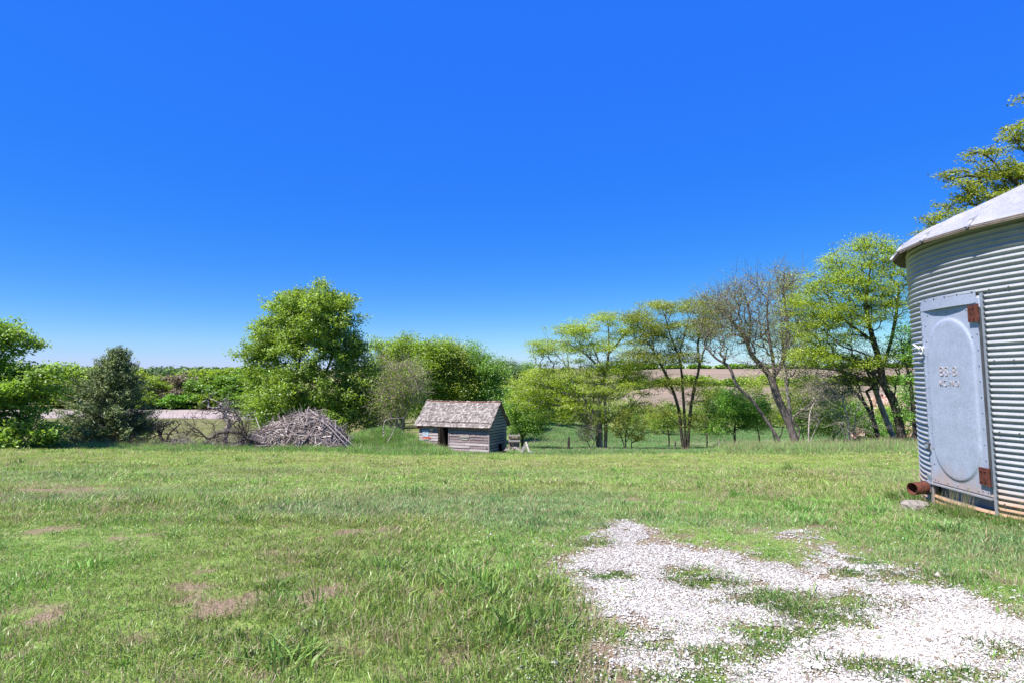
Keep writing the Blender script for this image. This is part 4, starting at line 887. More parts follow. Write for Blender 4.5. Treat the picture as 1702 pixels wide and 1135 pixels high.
# fence posts
def post(px, py0, py1, Y, r, label, lean=0, m='bark_dark', group=None):
    g = G(px, Y); h = (py0 - py1) * Y / FPX + .1; root = logthing('fence_post', label, [(g.x, g.y, g.z - .1), (g.x + lean * .5 * h + .01, g.y, g.z + h * .5), (g.x + lean * h, g.y + .03, g.z + h)], [r, r * .95, r * .85], M[m], 'fence post'); 
    if group: root['group'] = group
    return root
FG = 'old posts of the pasture fence'
post(944.5, 751, 727.5, 52, .11, 'stout upright dark fence post between the scrap boards and the twin trunk tree', .04, group=FG)
post(950, 751, 744, 51.5, .04, 'short broken stub close beside the stout fence post', -.4, group=FG)
post(1121, 749, 733.5, 55, .07, 'dark leaning fence post left of the many stemmed locust', .12, 'bark_grey', FG)
post(1111, 749, 741, 55, .04, 'thin short stake left of the leaning fence post', 0, 'bark_grey', FG)
post(1193, 751, 736, 53, .055, 'crooked thin fence post left of the small leafy tree', .2, 'bark_grey', FG)
for k, (px, l) in enumerate(((889, 'leftmost'), (908, 'second from the left'), (928, 'rightmost'))):
    post(px, 734.5, 726.5, 76, .04, 'thin far stake in the green pasture, %s of three' % l, .03, 'bark_grey', 'far stakes in the pasture')
# sticks in the grass left of the shed
def bent(name, label, pts, r, m='bark_pale', cat='branch'): return logthing(name, label, [pt(*p) for p in pts], r, M[m], cat, 6)
bent('branch', 'pale bare branch leaning out of the grass left of the shed', [(645, 733, 46.5), (652, 720, 46.4), (657.5, 707, 46.5)], [.04, .03, .015])
bent('branch', 'thin pale upright branch bending over left of the shed', [(637.5, 724, 48), (638, 705, 48), (643, 697, 48.1), (655, 695, 48.2), (672, 694, 48.4)], [.045, .04, .035, .03, .015])
bent('branch', 'small pale stick lying on the grass mound right of the brush pile', [(605, 745, 45.4), (612, 743.4, 45.4), (620, 744, 45.5)], [.03, .03, .02])

# ================================================================== BRUSH PILE and dead wood
def brush():
    Y0 = 47.0; top = [(382, 750), (398, 741), (414, 731), (430, 717), (450, 702), (470, 692), (490, 683), (510, 677), (528, 678), (545, 688), (560, 704), (573, 724), (583, 746)]
    b = G(497, Y0); b0 = np.array(b); root = empty('brush_pile', b, 'big heap of pale cut branches and sticks in front of the leafy green tree', 'brush pile'); rs = np.random.default_rng(21)
    tx = [(p[0] - 851) / FPX * Y0 - b0[0] for p in top]; tz = [max(0, np.array(P(p[0], p[1], Y0))[2] - b0[2]) * .88 for p in top]
    hgt = lambda x, y: np.interp(x, tx, tz, 0, 0) * np.sqrt(np.maximum(0, 1 - (y / 2.6) ** 2)); g0 = lambda x, y: H(x + b0[0], y + b0[1]) - b0[2]
    n = 2500; x = rs.uniform(tx[0] - .2, tx[-1] + .2, n); y = rs.uniform(-2.7, 2.6, n); y = np.where(rs.random(n) < .5, -np.abs(y), y); h = hgt(x, y); base = np.minimum(g0(x, y), 0.4)
    z = h - np.abs(rs.normal(size=n)) * .16; z = np.maximum(z, 0) + base * (h < .6)
    e = .1; gx = (hgt(x + e, y) - hgt(x - e, y)) / (2 * e); gy = (hgt(x, y + e) - hgt(x, y - e)) / (2 * e); nn = np.stack([-gx, -gy, np.ones(n)], 1); nn /= np.linalg.norm(nn, axis=1, keepdims=True)
    d = rs.normal(size=(n, 3)); d -= nn * (d * nn).sum(1, keepdims=True) * .85; d /= np.linalg.norm(d, axis=1, keepdims=True)
    L = rs.lognormal(math.log(.95), .5, n); L = np.minimum(L, 2.8); r = rs.lognormal(math.log(.023), .45, n); c = np.stack([x, y, z], 1); w = rs.normal(size=(n, 3)) * (L * .06)[:, None]
    mb = MB(); a = c - d * L[:, None] / 2; q = c + d * L[:, None] / 2; mb.tubes(a, c + w, r, r * .9, 4, caps=True); mb.tubes(c + w, q, r * .9, r * .5, 4, caps=True)
    # bare twigs sticking out of the heap
    for k in range(150):
        x_ = rs.uniform(tx[1], tx[-2]); p = np.array([x_, rs.uniform(-1.5, .5), hgt(x_, 0) * .9]); dd = np.array([rs.normal() * .7, rs.normal() * .3, 1.0]); dd /= np.linalg.norm(dd); l = rs.uniform(.4, 1.2); mb.path([p, p + dd * l * .5, p + dd * l + rs.normal(size=3) * .1], [.018, .013, .006], 4)
    # long poles across the face
    for (x0, y0, x1, y1, rr) in ((462, 690, 500, 745, .04), (515, 680, 578, 742, .04), (430, 745, 455, 690, .035), (470, 752, 520, 690, .03), (520, 683, 585, 738, .035), (500, 735, 545, 700, .045), (440, 740, 425, 693, .03), (525, 745, 500, 688, .03), (535, 748, 560, 705, .03), (480, 720, 470, 690, .035), (487, 700, 530, 742, .03), (455, 700, 485, 742, .035)):
        mb.path([np.array(P(x0, y0, 45.2 + (750 - y0) * .02)) - b0, np.array(P((x0 + x1) / 2, (y0 + y1) / 2 - 3, 44.9 + (750 - (y0 + y1) / 2) * .02)) - b0, np.array(P(x1, y1, 45.2 + (750 - y1) * .02)) - b0], [rr, rr, rr * .7], 6, True)
    mb.build('sticks', M['stick'], root)['kind'] = 'stuff'
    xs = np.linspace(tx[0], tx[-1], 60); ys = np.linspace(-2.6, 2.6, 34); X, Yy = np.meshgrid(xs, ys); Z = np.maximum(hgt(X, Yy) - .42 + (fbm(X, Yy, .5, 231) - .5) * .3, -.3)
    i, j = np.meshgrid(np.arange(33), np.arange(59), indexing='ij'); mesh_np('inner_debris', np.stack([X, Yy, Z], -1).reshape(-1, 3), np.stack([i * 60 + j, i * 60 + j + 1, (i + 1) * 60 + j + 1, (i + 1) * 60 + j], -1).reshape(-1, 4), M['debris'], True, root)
    # thick dark limb in the face of the heap
    mb = MB(); mb.path([np.array(P(492, 716, 45.4)) - b0, np.array(P(503, 711, 45.3)) - b0, np.array(P(512, 704, 45.3)) - b0], [.09, .1, .08], 8, True); mb.build('thick_limb', M['bark_dark'], root)
brush()
def deadwood(name, label, px, Y, trunks, blobs, R, bm, n=160, seed=1, twig=260, cat='dead branch', fpx=None, tip=.009):
    return make_tree(name, label, cat, Y, px, trunks, blobs, n, 40, .35, .7, 0, R=R, barkm=bm, seed=seed, twig=twig, bf=.25, wob=.14, tipf=.7, tip=tip)
deadwood('fallen_limb', 'long dark fallen limb arching left out of the brush pile with bare upright branches', 446, 44.6,
         [[(476, 748, 0), (462, 744, 0), (440, 740, 0), (415, 729, 0), (395, 719, .1), (372, 718, .2), (358, 722, .3), (345, 735, .3)], [(395, 719, .1), (372, 722, 1), (352, 712, 1.2), (340, 702, 1.3), (322, 690, 1.4), (315, 680, 1.4)], [(415, 729, 0), (390, 735, -.3), (372, 743, -.4)],
          [(358, 724, .3), (345, 728, .2), (330, 715, .2), (312, 705, .2)]],
         [(345, 700, 45, 24, 1.0), (395, 700, 36, 26, .9), (340, 735, 45, 14, 1.2), (300, 715, 22, 14, .8), (410, 720, 30, 18, .8)], .13, 'bark_dark', 330, 5, 700)
deadwood('dead_stump', 'pale broken stump with a dark crooked branch rising from it left of the brush pile', 374, 46.2,
         [[(374, 744, 0), (374, 728, 0), (376, 713, 0)], [(376, 713, 0), (381, 706, 0), (374, 692, .1), (369, 676, .1), (362, 668, .2), (352, 664, .2)]],
         [(368, 676, 18, 16, .6), (385, 690, 12, 16, .6), (357, 666, 12, 6, .4)], .2, 'bark_grey', 70, 6, 120, 'tree stump')
deadwood('dead_stump', 'thick dark snapped stub slanting right beside the evergreen with thin bare twigs', 277, 44.4,
         [[(276, 742, 0), (279, 726, 0), (286, 715, 0), (301, 703, .1)], [(277, 738, 0), (268, 727, .1), (262, 715, .1)]],
         [(280, 715, 22, 22, .7), (290, 735, 30, 12, .8), (268, 700, 14, 16, .5)], .17, 'bark_dark', 120, 7, 200, 'tree stump')
def twigheap(name, label, px0, px1, py0, py1, Y, n, m, seed):
    rs = np.random.default_rng(seed); b0 = np.array(G((px0 + px1) / 2, Y)); mb = MB(); x = rs.uniform(px0, px1, n); u = rs.random(n) ** 1.6; cx = (px0 + px1) / 2
    env = 1 - ((x - cx) / (px1 - px0) * 2) ** 2 * .7; c = np.array([np.array(P(a, py1 - (py1 - py0) * q * e, Y + w)) for a, q, e, w in zip(x, u, env, rs.uniform(-.8, .8, n))]) - b0
    d = rs.normal(size=(n, 3)) * np.array([1, .7, .8]); d /= np.linalg.norm(d, axis=1, keepdims=True); L = rs.uniform(.25, .9, n); w = rs.normal(size=(n, 3)) * .08; r = rs.uniform(.005, .013, n)
    mb.tubes(c - d * L[:, None] / 2, c + w, r, r * .9, 3); mb.tubes(c + w, c + d * L[:, None] / 2, r * .9, r * .5, 3); o = mb.build(name, M[m]); o.location = b0; tag(o, label, 'twig pile'); return o
twigheap('twig_pile', 'low tangle of fine grey twigs in the grass left of the fallen limb', 270, 330, 722, 757, 43.6, 700, 'stick', 31)
twigheap('twig_pile', 'grey heap of thin twigs under the arching fallen limb', 335, 432, 708, 750, 45.6, 1500, 'stick', 32)
def cutlog():
    b = G(474, 42.6); root = empty('cut_log', b, 'dark log with a sawn end lying in the grass before the brush pile', 'log'); o = np.array(b)
    p = [np.array(P(463, 744, 44.6)) - o, np.array(P(469, 748, 43.4)) - o, np.array(P(475, 755, 42.4)) - o]; mb = MB(); mb.path(smooth_path(p, 4), np.linspace(.16, .3, 9), 14, True); mb.build('trunk', M['bark_dark'], root, True)
    d = p[2] - p[1]; d /= np.linalg.norm(d); mb = MB(); mb.tubes([p[2] + d * .07], [p[2] + d * .085], [.28], [.27], 16, caps=True); mb.build('sawn_face', M['bark_grey'], root)
cutlog()

# ================================================================== TREES (each one a thing: trunk with limbs + crown)
T = make_tree
# -- left edge
T('maple_tree', 'leafy green tree cut off by the left edge with low drooping branches', 'tree', 38, -60,
  [[(-60, 745, 0), (-55, 700, 0), (-62, 640, 0), (-50, 590, 0), (-40, 560, 0)], [(-56, 690, 0), (-20, 665, 0), (25, 645, 0), (60, 632, 0)], [(-58, 660, 0), (-20, 620, 0), (10, 580, 0), (30, 560, 0)], [(-56, 710, 0), (-10, 705, 0), (40, 712, 0), (75, 722, 0)]],
  [(-60, 600, 70, 50, 2.6), (10, 565, 50, 30, 1.8), (-10, 620, 60, 36, 2.2), (50, 640, 58, 34, 1.8), (80, 620, 26, 18, 1), (10, 690, 48, 30, 1.8), (70, 715, 34, 14, 1.0), (20, 728, 60, 12, 1.5), (-60, 680, 60, 50, 2.4)],
  1500, 190, .55, .6, 40000, .2, .24, .6, .22, 'maple_dark', 'bark_dark', seed=41, up=.6)
def cedar():
    Y, px = 44.5, 186; b = G(px, Y); b0 = np.array(b); root = empty('cedar_tree', b, 'ragged dark olive evergreen standing between the left maple and the dead wood', 'tree'); rs = np.random.default_rng(51); s = Y / FPX
    prof = [(742, 104, 250), (715, 106, 254), (690, 108, 246), (670, 116, 236), (650, 128, 230), (632, 140, 224), (614, 156, 216), (600, 168, 209), (590, 178, 204), (578, 188, 200)]
    zs = np.array([P(186, p[0], Y).z - b0[2] for p in prof]); l = np.array([(p[1] - 186) * s for p in prof]); r = np.array([(p[2] - 186) * s for p in prof]); zt = zs[-1]
    mb = MB(); mb.path(smooth_path([(0, 0, -.1), (.05, 0, zt * .4), (-.05, 0, zt * .75), (.08, 0, zt * .97)], 4), np.linspace(.2, .03, 13), 8); C_, Dr, tw = [], [], []
    for k in range(420):
        z = zt * rs.random() ** 1.05 * .97; z = max(z, .15); a = rs.uniform(0, 6.283); ri = np.interp(z, zs, r); li = -np.interp(z, zs, l); R = (ri if math.cos(a) > 0 else li) * (.78 + .75 * (rs.random() ** 3)); R *= np.interp(abs(math.cos(a)), [0, 1], [.85, 1]); R = max(R, .25)
        z0 = max(z * .8 - .25, .1); tip = np.array([math.cos(a) * R, math.sin(a) * R, z + R * .12]); mid = np.array([math.cos(a) * R * .55, math.sin(a) * R * .55, z - R * .06]); mb.path([(0, 0, z0), mid, tip], [.035, .02, .008], 4)
        m_ = int(9 + R * 7)
        for t in np.linspace(.35, 1, m_): p = (mid * (1 - (t - .5) * 2) + tip * (t - .5) * 2) if t > .5 else mid * t * 2 + np.array([0, 0, z0]) * (1 - t * 2); C_.append(p + rs.normal(size=3) * .13); Dr.append(np.array([math.cos(a) * .8, math.sin(a) * .8, .75]))
    for (tx_, ty_) in ((180, 579), (194, 575), (206, 581), (217, 586), (171, 588), (158, 597), (227, 604), (143, 610), (200, 577), (187, 583), (212, 592), (236, 622), (128, 628)):
        tip = np.array(P(tx_, ty_, Y)) - b0; st = np.array([tip[0] * .45, 0, tip[2] - 1.3]); mb.path([st, (st + tip) / 2, tip], [.03, .02, .008], 4); dv = (tip - st) / np.linalg.norm(tip - st)
        for t in np.linspace(.3, 1, 16): C_.append(st + (tip - st) * t + rs.normal(size=3) * .04); Dr.append(dv * 1.3)
    mb.build('trunk', M['bark_grey'], root, True); C_ = np.array(C_); Dr = np.array(Dr); k = rs.integers(0, len(C_), 48000)
    c = C_[k] + rs.normal(size=(len(k), 3)) * .09; d = Dr[k] + rs.normal(size=(len(k), 3)) * .3; top = c[:, 2] > zt * .8; d[top] += [0, 0, .7]
    leaves('crown', c, .27, M['cedar'], root, .1, .17, rs, d)
cedar()
# -- big leafy tree behind the brush pile
T('maple_tree', 'big round leafy green tree standing right behind the brush pile', 'tree', 58, 494,
  [[(494, 735, 0), (493, 690, 0), (491, 640, 0), (500, 590, 0), (510, 545, 0)], [(493, 700, 0), (520, 660, 0), (545, 610, 0), (565, 560, 0)], [(492, 670, 0), (470, 620, 0), (450, 580, 0), (440, 550, 0)], [(493, 650, 0), (460, 620, .5), (430, 600, 1)], [(493, 690, 0), (550, 660, -1), (590, 640, -1)], [(492, 700, 0), (450, 670, -1), (425, 650, -1)], [(495, 610, 0), (480, 550, -1), (475, 510, -1)]],
  [(526, 490, 26, 26, 1.8), (482, 505, 38, 22, 2), (578, 512, 26, 24, 1.6), (445, 535, 24, 20, 1.4), (510, 545, 78, 40, 4.2), (510, 600, 96, 42, 5), (510, 650, 96, 40, 5), (425, 580, 26, 22, 1.8), (425, 635, 24, 36, 1.8), (590, 580, 24, 36, 2), (602, 640, 24, 42, 2.4), (540, 690, 84, 26, 4), (575, 665, 40, 36, 3), (450, 675, 44, 24, 3), (440, 695, 25, 10, 2), (550, 510, 34, 32, 2.6), (505, 520, 50, 36, 3.4), (455, 570, 40, 30, 2.6), (575, 560, 36, 36, 3)],
  4300, 520, .7, .7, 125000, .21, .25, .75, .3, 'maple', 'bark_dark', seed=42, up=.55)
# -- pale twiggy tree and the trees behind the shed
T('twiggy_tree', 'pale twiggy half bare tree between the big leafy tree and the shed', 'tree', 57, 655,
  [[(662, 735, 0), (660, 700, 0), (655, 660, 0), (650, 620, 0)], [(664, 735, 0), (672, 690, 0), (680, 640, 0), (682, 610, 0)], [(661, 725, 0), (640, 690, 0), (628, 650, 0)]],
  [(655, 640, 40, 52, 2.4), (640, 680, 36, 34, 2.2), (680, 640, 26, 44, 2)], 1100, 140, .6, .8, 13000, .12, .24, .8, .16, 'elm', 'bark_twig', seed=43, twig=2200, bf=.2, tip=.012)
GB = 'leafy trees growing behind the shed'
bt = [  # px, Y, base row only used for trunks, blobs, leaf, seed, label
    (668, 74, [(650, 600, 36, 40, 3), (672, 588, 30, 30, 2.4), (640, 640, 30, 50, 2.6)], 'elm', 44, 'tall green tree directly right of and behind the big leafy tree'),
    (705, 72, [(708, 605, 34, 30, 2.8), (725, 585, 24, 16, 1.8), (700, 655, 40, 40, 3)], 'elm', 45, 'yellow green tree rising behind the left end of the shed roof'),
    (752, 74, [(750, 610, 34, 34, 2.8), (745, 590, 18, 14, 1.5), (755, 650, 44, 34, 3)], 'locust', 46, 'yellow green tree rising behind the middle of the shed roof'),
    (798, 76, [(790, 600, 36, 26, 3), (800, 620, 40, 34, 3), (800, 660, 44, 34, 3.2)], 'deep', 47, 'darker round topped tree rising behind the right end of the shed roof'),
    (835, 92, [(832, 620, 32, 22, 2.8), (838, 650, 30, 40, 2.6)], 'blue_green', 48, 'greyish thin leaved tree behind and right of the dark round topped tree'),
    (878, 104, [(878, 625, 30, 20, 3), (880, 655, 34, 34, 3)], 'deep', 49, 'distant dark green tree in the dip of the tree line above the pasture'),
]
for px, Y, bl, lf, sd_, lab in bt:
    t0 = bl[0]; T('leafy_tree', lab, 'tree', Y, px, [[(px, 720, 0), (px + 3, 690, 0), (px - 4, 655, 0), (t0[0], t0[1] + 15, 0)], [(px, 700, 0), (bl[-1][0] + 18, 660, 0), (bl[1][0], bl[1][1], 0)], [(px, 700, 0), (px - 18, 670, .5), (px - 22, 640, .5)]], bl, 900, 150, 1.0, .7, 34000, .2, .4, .7, .22, lf, 'bark_dark', GB, seed=sd_)
T('bush', 'dark green bushy thicket at the foot of the trees right behind the shed', 'bush', 62, 868, [[(868, 730, 0), (866, 700, 0), (862, 680, 0)], [(869, 728, 0), (880, 705, 0), (888, 690, 0)]],
  [(862, 690, 28, 28, 2.2), (885, 700, 28, 18, 2), (850, 670, 16, 30, 1.6), (872, 712, 36, 10, 2)], 620, 90, .5, .7, 15000, .15, .3, .7, .14, 'deep', 'bark_dark', seed=50)
# thicket low behind the shed on the left
T('bush', 'shaded bushy thicket between the big leafy tree and the shed', 'bush', 62, 640, [[(622, 735, 0), (624, 705, 0), (620, 690, 0)], [(625, 735, 0), (640, 712, 0), (650, 700, 0)]], [(612, 700, 24, 22, 1.8), (650, 712, 30, 16, 2), (630, 690, 24, 20, 2)], 420, 60, .5, .7, 7000, .14, .28, .7, .12, 'deep', 'bark_grey', seed=501, twig=500)
# -- locusts
T('locust_tree', 'wide yellow green locust with twin trunk and two foliage tiers', 'tree', 57, 1003,
  [[(997, 748, 0), (996, 715, 0), (994, 690, 0), (1000, 650, 0), (1010, 600, 0), (1012, 560, 0), (1010, 535, 0)], [(1006, 748, 0), (1007, 715, 0), (1006, 680, 0), (1004, 650, 0)], [(995, 690, 0), (960, 665, 0), (920, 645, 0), (880, 630, 0)], [(1004, 620, 0), (975, 590, 0), (940, 570, 0), (905, 565, 0)], [(1010, 590, 0), (1035, 560, 0), (1050, 540, 0)],
   [(1002, 660, 0), (1040, 640, 0), (1070, 625, 0)], [(998, 690, 0), (960, 690, -1), (930, 705, -1.5), (905, 722, -2)], [(1000, 640, 0), (960, 630, 1), (930, 610, 1)]],
  [(1010, 530, 34, 12, 2.4), (960, 548, 46, 14, 2.6), (915, 572, 34, 14, 2), (900, 585, 22, 8, 1.4), (985, 575, 60, 16, 2.8), (1040, 545, 34, 18, 2.2), (960, 612, 70, 18, 3.2), (900, 630, 50, 18, 3), (875, 655, 34, 26, 2.4), (925, 665, 62, 26, 3.4), (985, 650, 60, 30, 3.4), (1045, 640, 42, 24, 2.8), (1000, 695, 46, 12, 2.4), (920, 692, 38, 10, 2.2), (1060, 680, 24, 12, 1.6), (1030, 610, 40, 18, 2)],
  4000, 460, .85, .26, 92000, .12, .26, .34, .34, 'locust_bright', 'bark_grey', seed=52, up=.9, bf=.3, tip=.010)
T('sapling', 'small many stemmed shrub like tree with dark stems right of the twin trunk locust', 'small tree', 55.5, 1042,
  [[(1038, 751, 0), (1036, 735, 0), (1026, 712, 0), (1018, 700, 0)], [(1040, 751, 0), (1040, 725, 0), (1044, 700, 0), (1045, 680, 0)], [(1048, 751, 0), (1050, 735, 0), (1049, 728, 0)], [(1040, 735, 0), (1052, 715, 0), (1066, 700, 0)]],
  [(1035, 690, 24, 18, 1.2), (1052, 705, 22, 22, 1.2), (1025, 712, 18, 18, 1), (1058, 725, 16, 8, .8)], 330, 60, .35, .6, 4200, .13, .2, .6, .09, 'locust_olive', 'bark_dark', seed=53)
T('bush', 'thin scrubby bush at the left foot of the twin trunk locust', 'bush', 56, 975, [[(982, 750, 0), (975, 730, 0), (968, 715, 0)], [(980, 750, 0), (990, 728, 0), (988, 712, 0)]], [(973, 715, 16, 16, 1), (985, 730, 16, 14, .8)], 120, 40, .3, .7, 700, .12, .2, .7, .05, 'locust_olive', 'bark_grey', seed=54, twig=300)
T('locust_tree', 'tall locust of many thin dark trunks with a flat topped olive green crown', 'tree', 54.5, 1142,
  [[(1137, 751, 0), (1132, 715, 0), (1128, 680, 0), (1115, 640, 0), (1090, 590, 0), (1065, 550, 0), (1055, 530, 0)], [(1140, 751, 0), (1138, 700, 0), (1135, 650, 0), (1130, 600, 0), (1115, 560, 0), (1105, 525, 0)], [(1143, 751, 0), (1146, 700, 0), (1152, 650, 0), (1162, 610, 0), (1160, 570, 0), (1170, 530, 0)], [(1136, 640, 0), (1130, 590, 0), (1140, 550, 0), (1150, 515, 0)], [(1150, 670, 0), (1165, 600, 0), (1175, 570, 0)], [(1133, 710, 0), (1110, 690, 0), (1090, 670, 0)]],
  [(1060, 530, 32, 14, 2.4), (1100, 515, 38, 14, 2.6), (1150, 508, 40, 14, 2.8), (1115, 545, 62, 18, 3.4), (1160, 545, 36, 22, 2.6), (1070, 560, 30, 14, 2), (1185, 540, 20, 26, 1.6), (1130, 590, 42, 18, 2.4), (1085, 600, 30, 12, 1.6), (1090, 570, 40, 20, 2.4), (1190, 510, 24, 18, 1.8), (1060, 590, 30, 14, 2), (1110, 640, 36, 16, 2), (1160, 650, 24, 26, 1.6), (1095, 680, 26, 14, 1.4), (1155, 700, 22, 14, 1.2)],
  3000, 380, .85, .28, 70000, .108, .27, .36, .22, 'locust_olive', 'bark_dark', seed=55, up=.9, bf=.32, tip=.012)
T('leafy_tree', 'small round fresh green tree with a single thin dark trunk left of the forked tree', 'small tree', 54, 1222,
  [[(1222, 749, 0), (1221, 715, 0), (1224, 690, 0), (1222, 660, 0)], [(1221, 710, 0), (1200, 690, 0), (1185, 680, 0)], [(1222, 705, 0), (1245, 690, 0), (1260, 680, 0)]],
  [(1220, 655, 32, 18, 2), (1205, 675, 36, 18, 2.2), (1245, 675, 34, 22, 2.2), (1215, 700, 44, 16, 2.2), (1255, 705, 28, 14, 1.6), (1190, 715, 20, 8, 1)], 900, 150, .5, .5, 22000, .13, .24, .6, .10, 'sapling', 'bark_dark', seed=56)
T('forked_tree', 'dark forked tree with a nearly bare mauve crown and a long limb leaning left', 'tree', 50, 1318,
  [[(1322, 740, 0), (1316, 715, 0), (1306, 690, 0), (1292, 660, 0), (1283, 632, 0), (1270, 612, 0), (1250, 590, 0), (1240, 565, 0), (1225, 545, 0), (1205, 520, 0), (1190, 495, 0)], [(1300, 740, 0), (1285, 715, 0), (1268, 690, 0), (1250, 665, 0), (1225, 640, 0), (1212, 610, 0), (1190, 595, 0), (1172, 575, 0)],
   [(1325, 740, 0), (1328, 715, 0), (1318, 695, 0), (1335, 680, 0), (1352, 665, 0), (1360, 640, 0)], [(1288, 645, 0), (1285, 600, 0), (1278, 560, 0), (1275, 510, 0), (1278, 480, 0)], [(1270, 612, 0), (1245, 580, 0), (1248, 540, 0), (1240, 500, 0), (1230, 475, 0)], [(1283, 632, 0), (1300, 600, 0), (1310, 560, 0), (1305, 510, 0), (1300, 470, 0)], [(1352, 665, 0), (1385, 650, 0), (1400, 620, 0)], [(1250, 665, 0), (1218, 655, 0), (1208, 645, 0)]],
  [(1205, 500, 34, 26, 2.4), (1240, 485, 36, 26, 2.6), (1220, 545, 50, 36, 3), (1265, 520, 40, 50, 3), (1300, 475, 30, 24, 2), (1190, 570, 30, 26, 2), (1180, 530, 20, 26, 1.6), (1320, 560, 40, 40, 2.4), (1270, 590, 40, 26, 2.4), (1350, 640, 26, 20, 1.6)],
  1700, 300, .7, .8, 16000, .095, .26, .8, .34, 'locust_olive', 'bark_mauve', seed=57, twig=2400, bf=.3, tip=.011)
T('leafy_tree', 'slender grey green tree between the bare mauve crown and the bright yellow green crowns', 'tree', 56, 1300, [[(1318, 738, 0), (1312, 680, 0), (1305, 620, 0), (1300, 560, 0), (1298, 500, 0)], [(1304, 600, 0), (1320, 560, 0), (1330, 520, 0)]],
  [(1300, 475, 30, 24, 2), (1310, 520, 36, 34, 2.4), (1335, 560, 34, 34, 2.2), (1295, 560, 24, 34, 2), (1325, 610, 34, 30, 2.2)], 800, 150, .6, .6, 16000, .12, .28, .6, .15, 'locust_olive', 'bark_grey', seed=58, twig=700)
T('bush', 'low bright green spreading bush in front of the brown hill between the forked trunks', 'bush', 60, 1290, [[(1290, 742, 0), (1280, 700, 0), (1270, 670, 0)], [(1292, 735, 0), (1310, 690, 0), (1320, 670, 0)]],
  [(1250, 640, 24, 14, 1.8), (1290, 650, 36, 24, 2.4), (1330, 660, 30, 22, 2), (1280, 690, 34, 20, 2)], 380, 60, .5, .6, 7500, .13, .26, .6, .1, 'locust_bright', 'bark_grey', seed=59)
# -- right hand group
T('locust_tree', 'tall bright yellow green locust with thick dark trunk beside the bin', 'tree', 44, 1494,
  [[(1498, 730, 0), (1494, 700, 0), (1484, 665, 0), (1468, 635, 0), (1462, 600, 0), (1450, 560, 0), (1440, 510, 0), (1445, 460, 0), (1450, 420, 0)], [(1480, 655, 0), (1450, 620, 0), (1420, 600, 0), (1385, 590, 0), (1350, 570, 0)], [(1465, 615, 0), (1480, 570, 0), (1490, 520, 0), (1495, 470, 0)], [(1455, 570, 0), (1420, 545, 0), (1390, 520, 0), (1375, 490, 0)], [(1445, 510, 0), (1420, 480, 0), (1400, 450, 0)], [(1484, 665, 0), (1500, 600, .5), (1515, 560, .5)], [(1462, 600, 0), (1430, 585, -1), (1400, 575, -1), (1370, 550, -1)]],
  [(1450, 410, 34, 20, 2.2), (1400, 435, 34, 22, 2.2), (1480, 430, 30, 30, 2.2), (1375, 470, 36, 28, 2.4), (1440, 465, 60, 32, 3), (1360, 510, 40, 26, 2.4), (1420, 510, 60, 24, 3), (1485, 500, 34, 34, 2.4), (1345, 550, 34, 22, 2), (1400, 560, 50, 16, 2.4), (1335, 490, 20, 20, 1.4), (1360, 590, 44, 18, 2.4), (1425, 600, 44, 14, 2.4), (1505, 590, 24, 24, 1.6), (1395, 535, 60, 20, 2.6)],
  4000, 500, .7, .34, 80000, .105, .23, .4, .28, 'locust_bright', 'bark_dark', seed=60, up=.8, bf=.3, tip=.011)
T('bare_tree', 'pale grey leaning trunk with bare arching branches between the forked tree and the tall locust', 'tree', 46, 1478,
  [[(1484, 728, 0), (1474, 700, 0), (1462, 668, 0), (1452, 640, 0), (1440, 615, 0), (1430, 595, 0)], [(1462, 668, 0), (1458, 640, 0), (1455, 620, 0)], [(1452, 640, 0), (1420, 625, 0), (1390, 615, 0), (1360, 612, 0)]],
  [(1420, 600, 50, 24, 2), (1385, 620, 44, 16, 2), (1450, 610, 20, 24, 1.4), (1360, 590, 34, 24, 1.8)], 380, 90, .4, .6, 2600, .11, .22, .6, .2, 'locust', 'bark_pale', seed=61, twig=260, tip=.012)
T('leaning_tree', 'dark thin tree leaning left in front of the rubble bank', 'tree', 45, 1452,
  [[(1460, 732, 0), (1452, 700, 0), (1440, 675, 0), (1420, 650, 0), (1405, 645, 0)], [(1452, 700, 0), (1448, 670, 0), (1440, 650, 0)], [(1440, 675, 0), (1430, 650, 0), (1424, 630, 0)]],
  [(1400, 640, 26, 20, 1.4), (1430, 630, 30, 20, 1.6)], 200, 50, .4, .7, 1800, .12, .2, .6, .16, 'locust', 'bark_dark', seed=62, twig=160)
T('leafy_tree', 'slim dark trunked tree with fresh green foliage right against the grain bin wall', 'tree', 43, 1520,
  [[(1522, 728, 0), (1518, 680, 0), (1512, 630, 0), (1502, 590, 0), (1495, 550, 0)], [(1518, 680, 0), (1530, 640, 0), (1540, 600, 0)]],
  [(1512, 620, 24, 40, 1.6), (1500, 570, 24, 34, 1.6), (1545, 560, 30, 60, 2), (1510, 680, 20, 26, 1.4)], 500, 90, .4, .7, 7500, .13, .24, .6, .16, 'sapling', 'bark_dark', seed=63)
T('bramble_bush', 'tangle of dead pale bramble stems left of the pink rubble bank', 'bush', 44.5, 1412,
  [[(1412, 735, 0), (1410, 700, 0), (1402, 670, 0), (1400, 650, 0)], [(1418, 735, 0), (1422, 690, 0), (1430, 660, 0)], [(1408, 735, 0), (1395, 700, 0), (1385, 690, 0)]],
  [(1408, 680, 34, 34, 1.5), (1420, 710, 34, 22, 1.4), (1385, 650, 34, 18, 1.4)], 230, 60, .3, .8, 1200, .1, .2, .8, .1, 'locust', 'bark_pale', seed=64, twig=420, bf=.15, tip=.009)
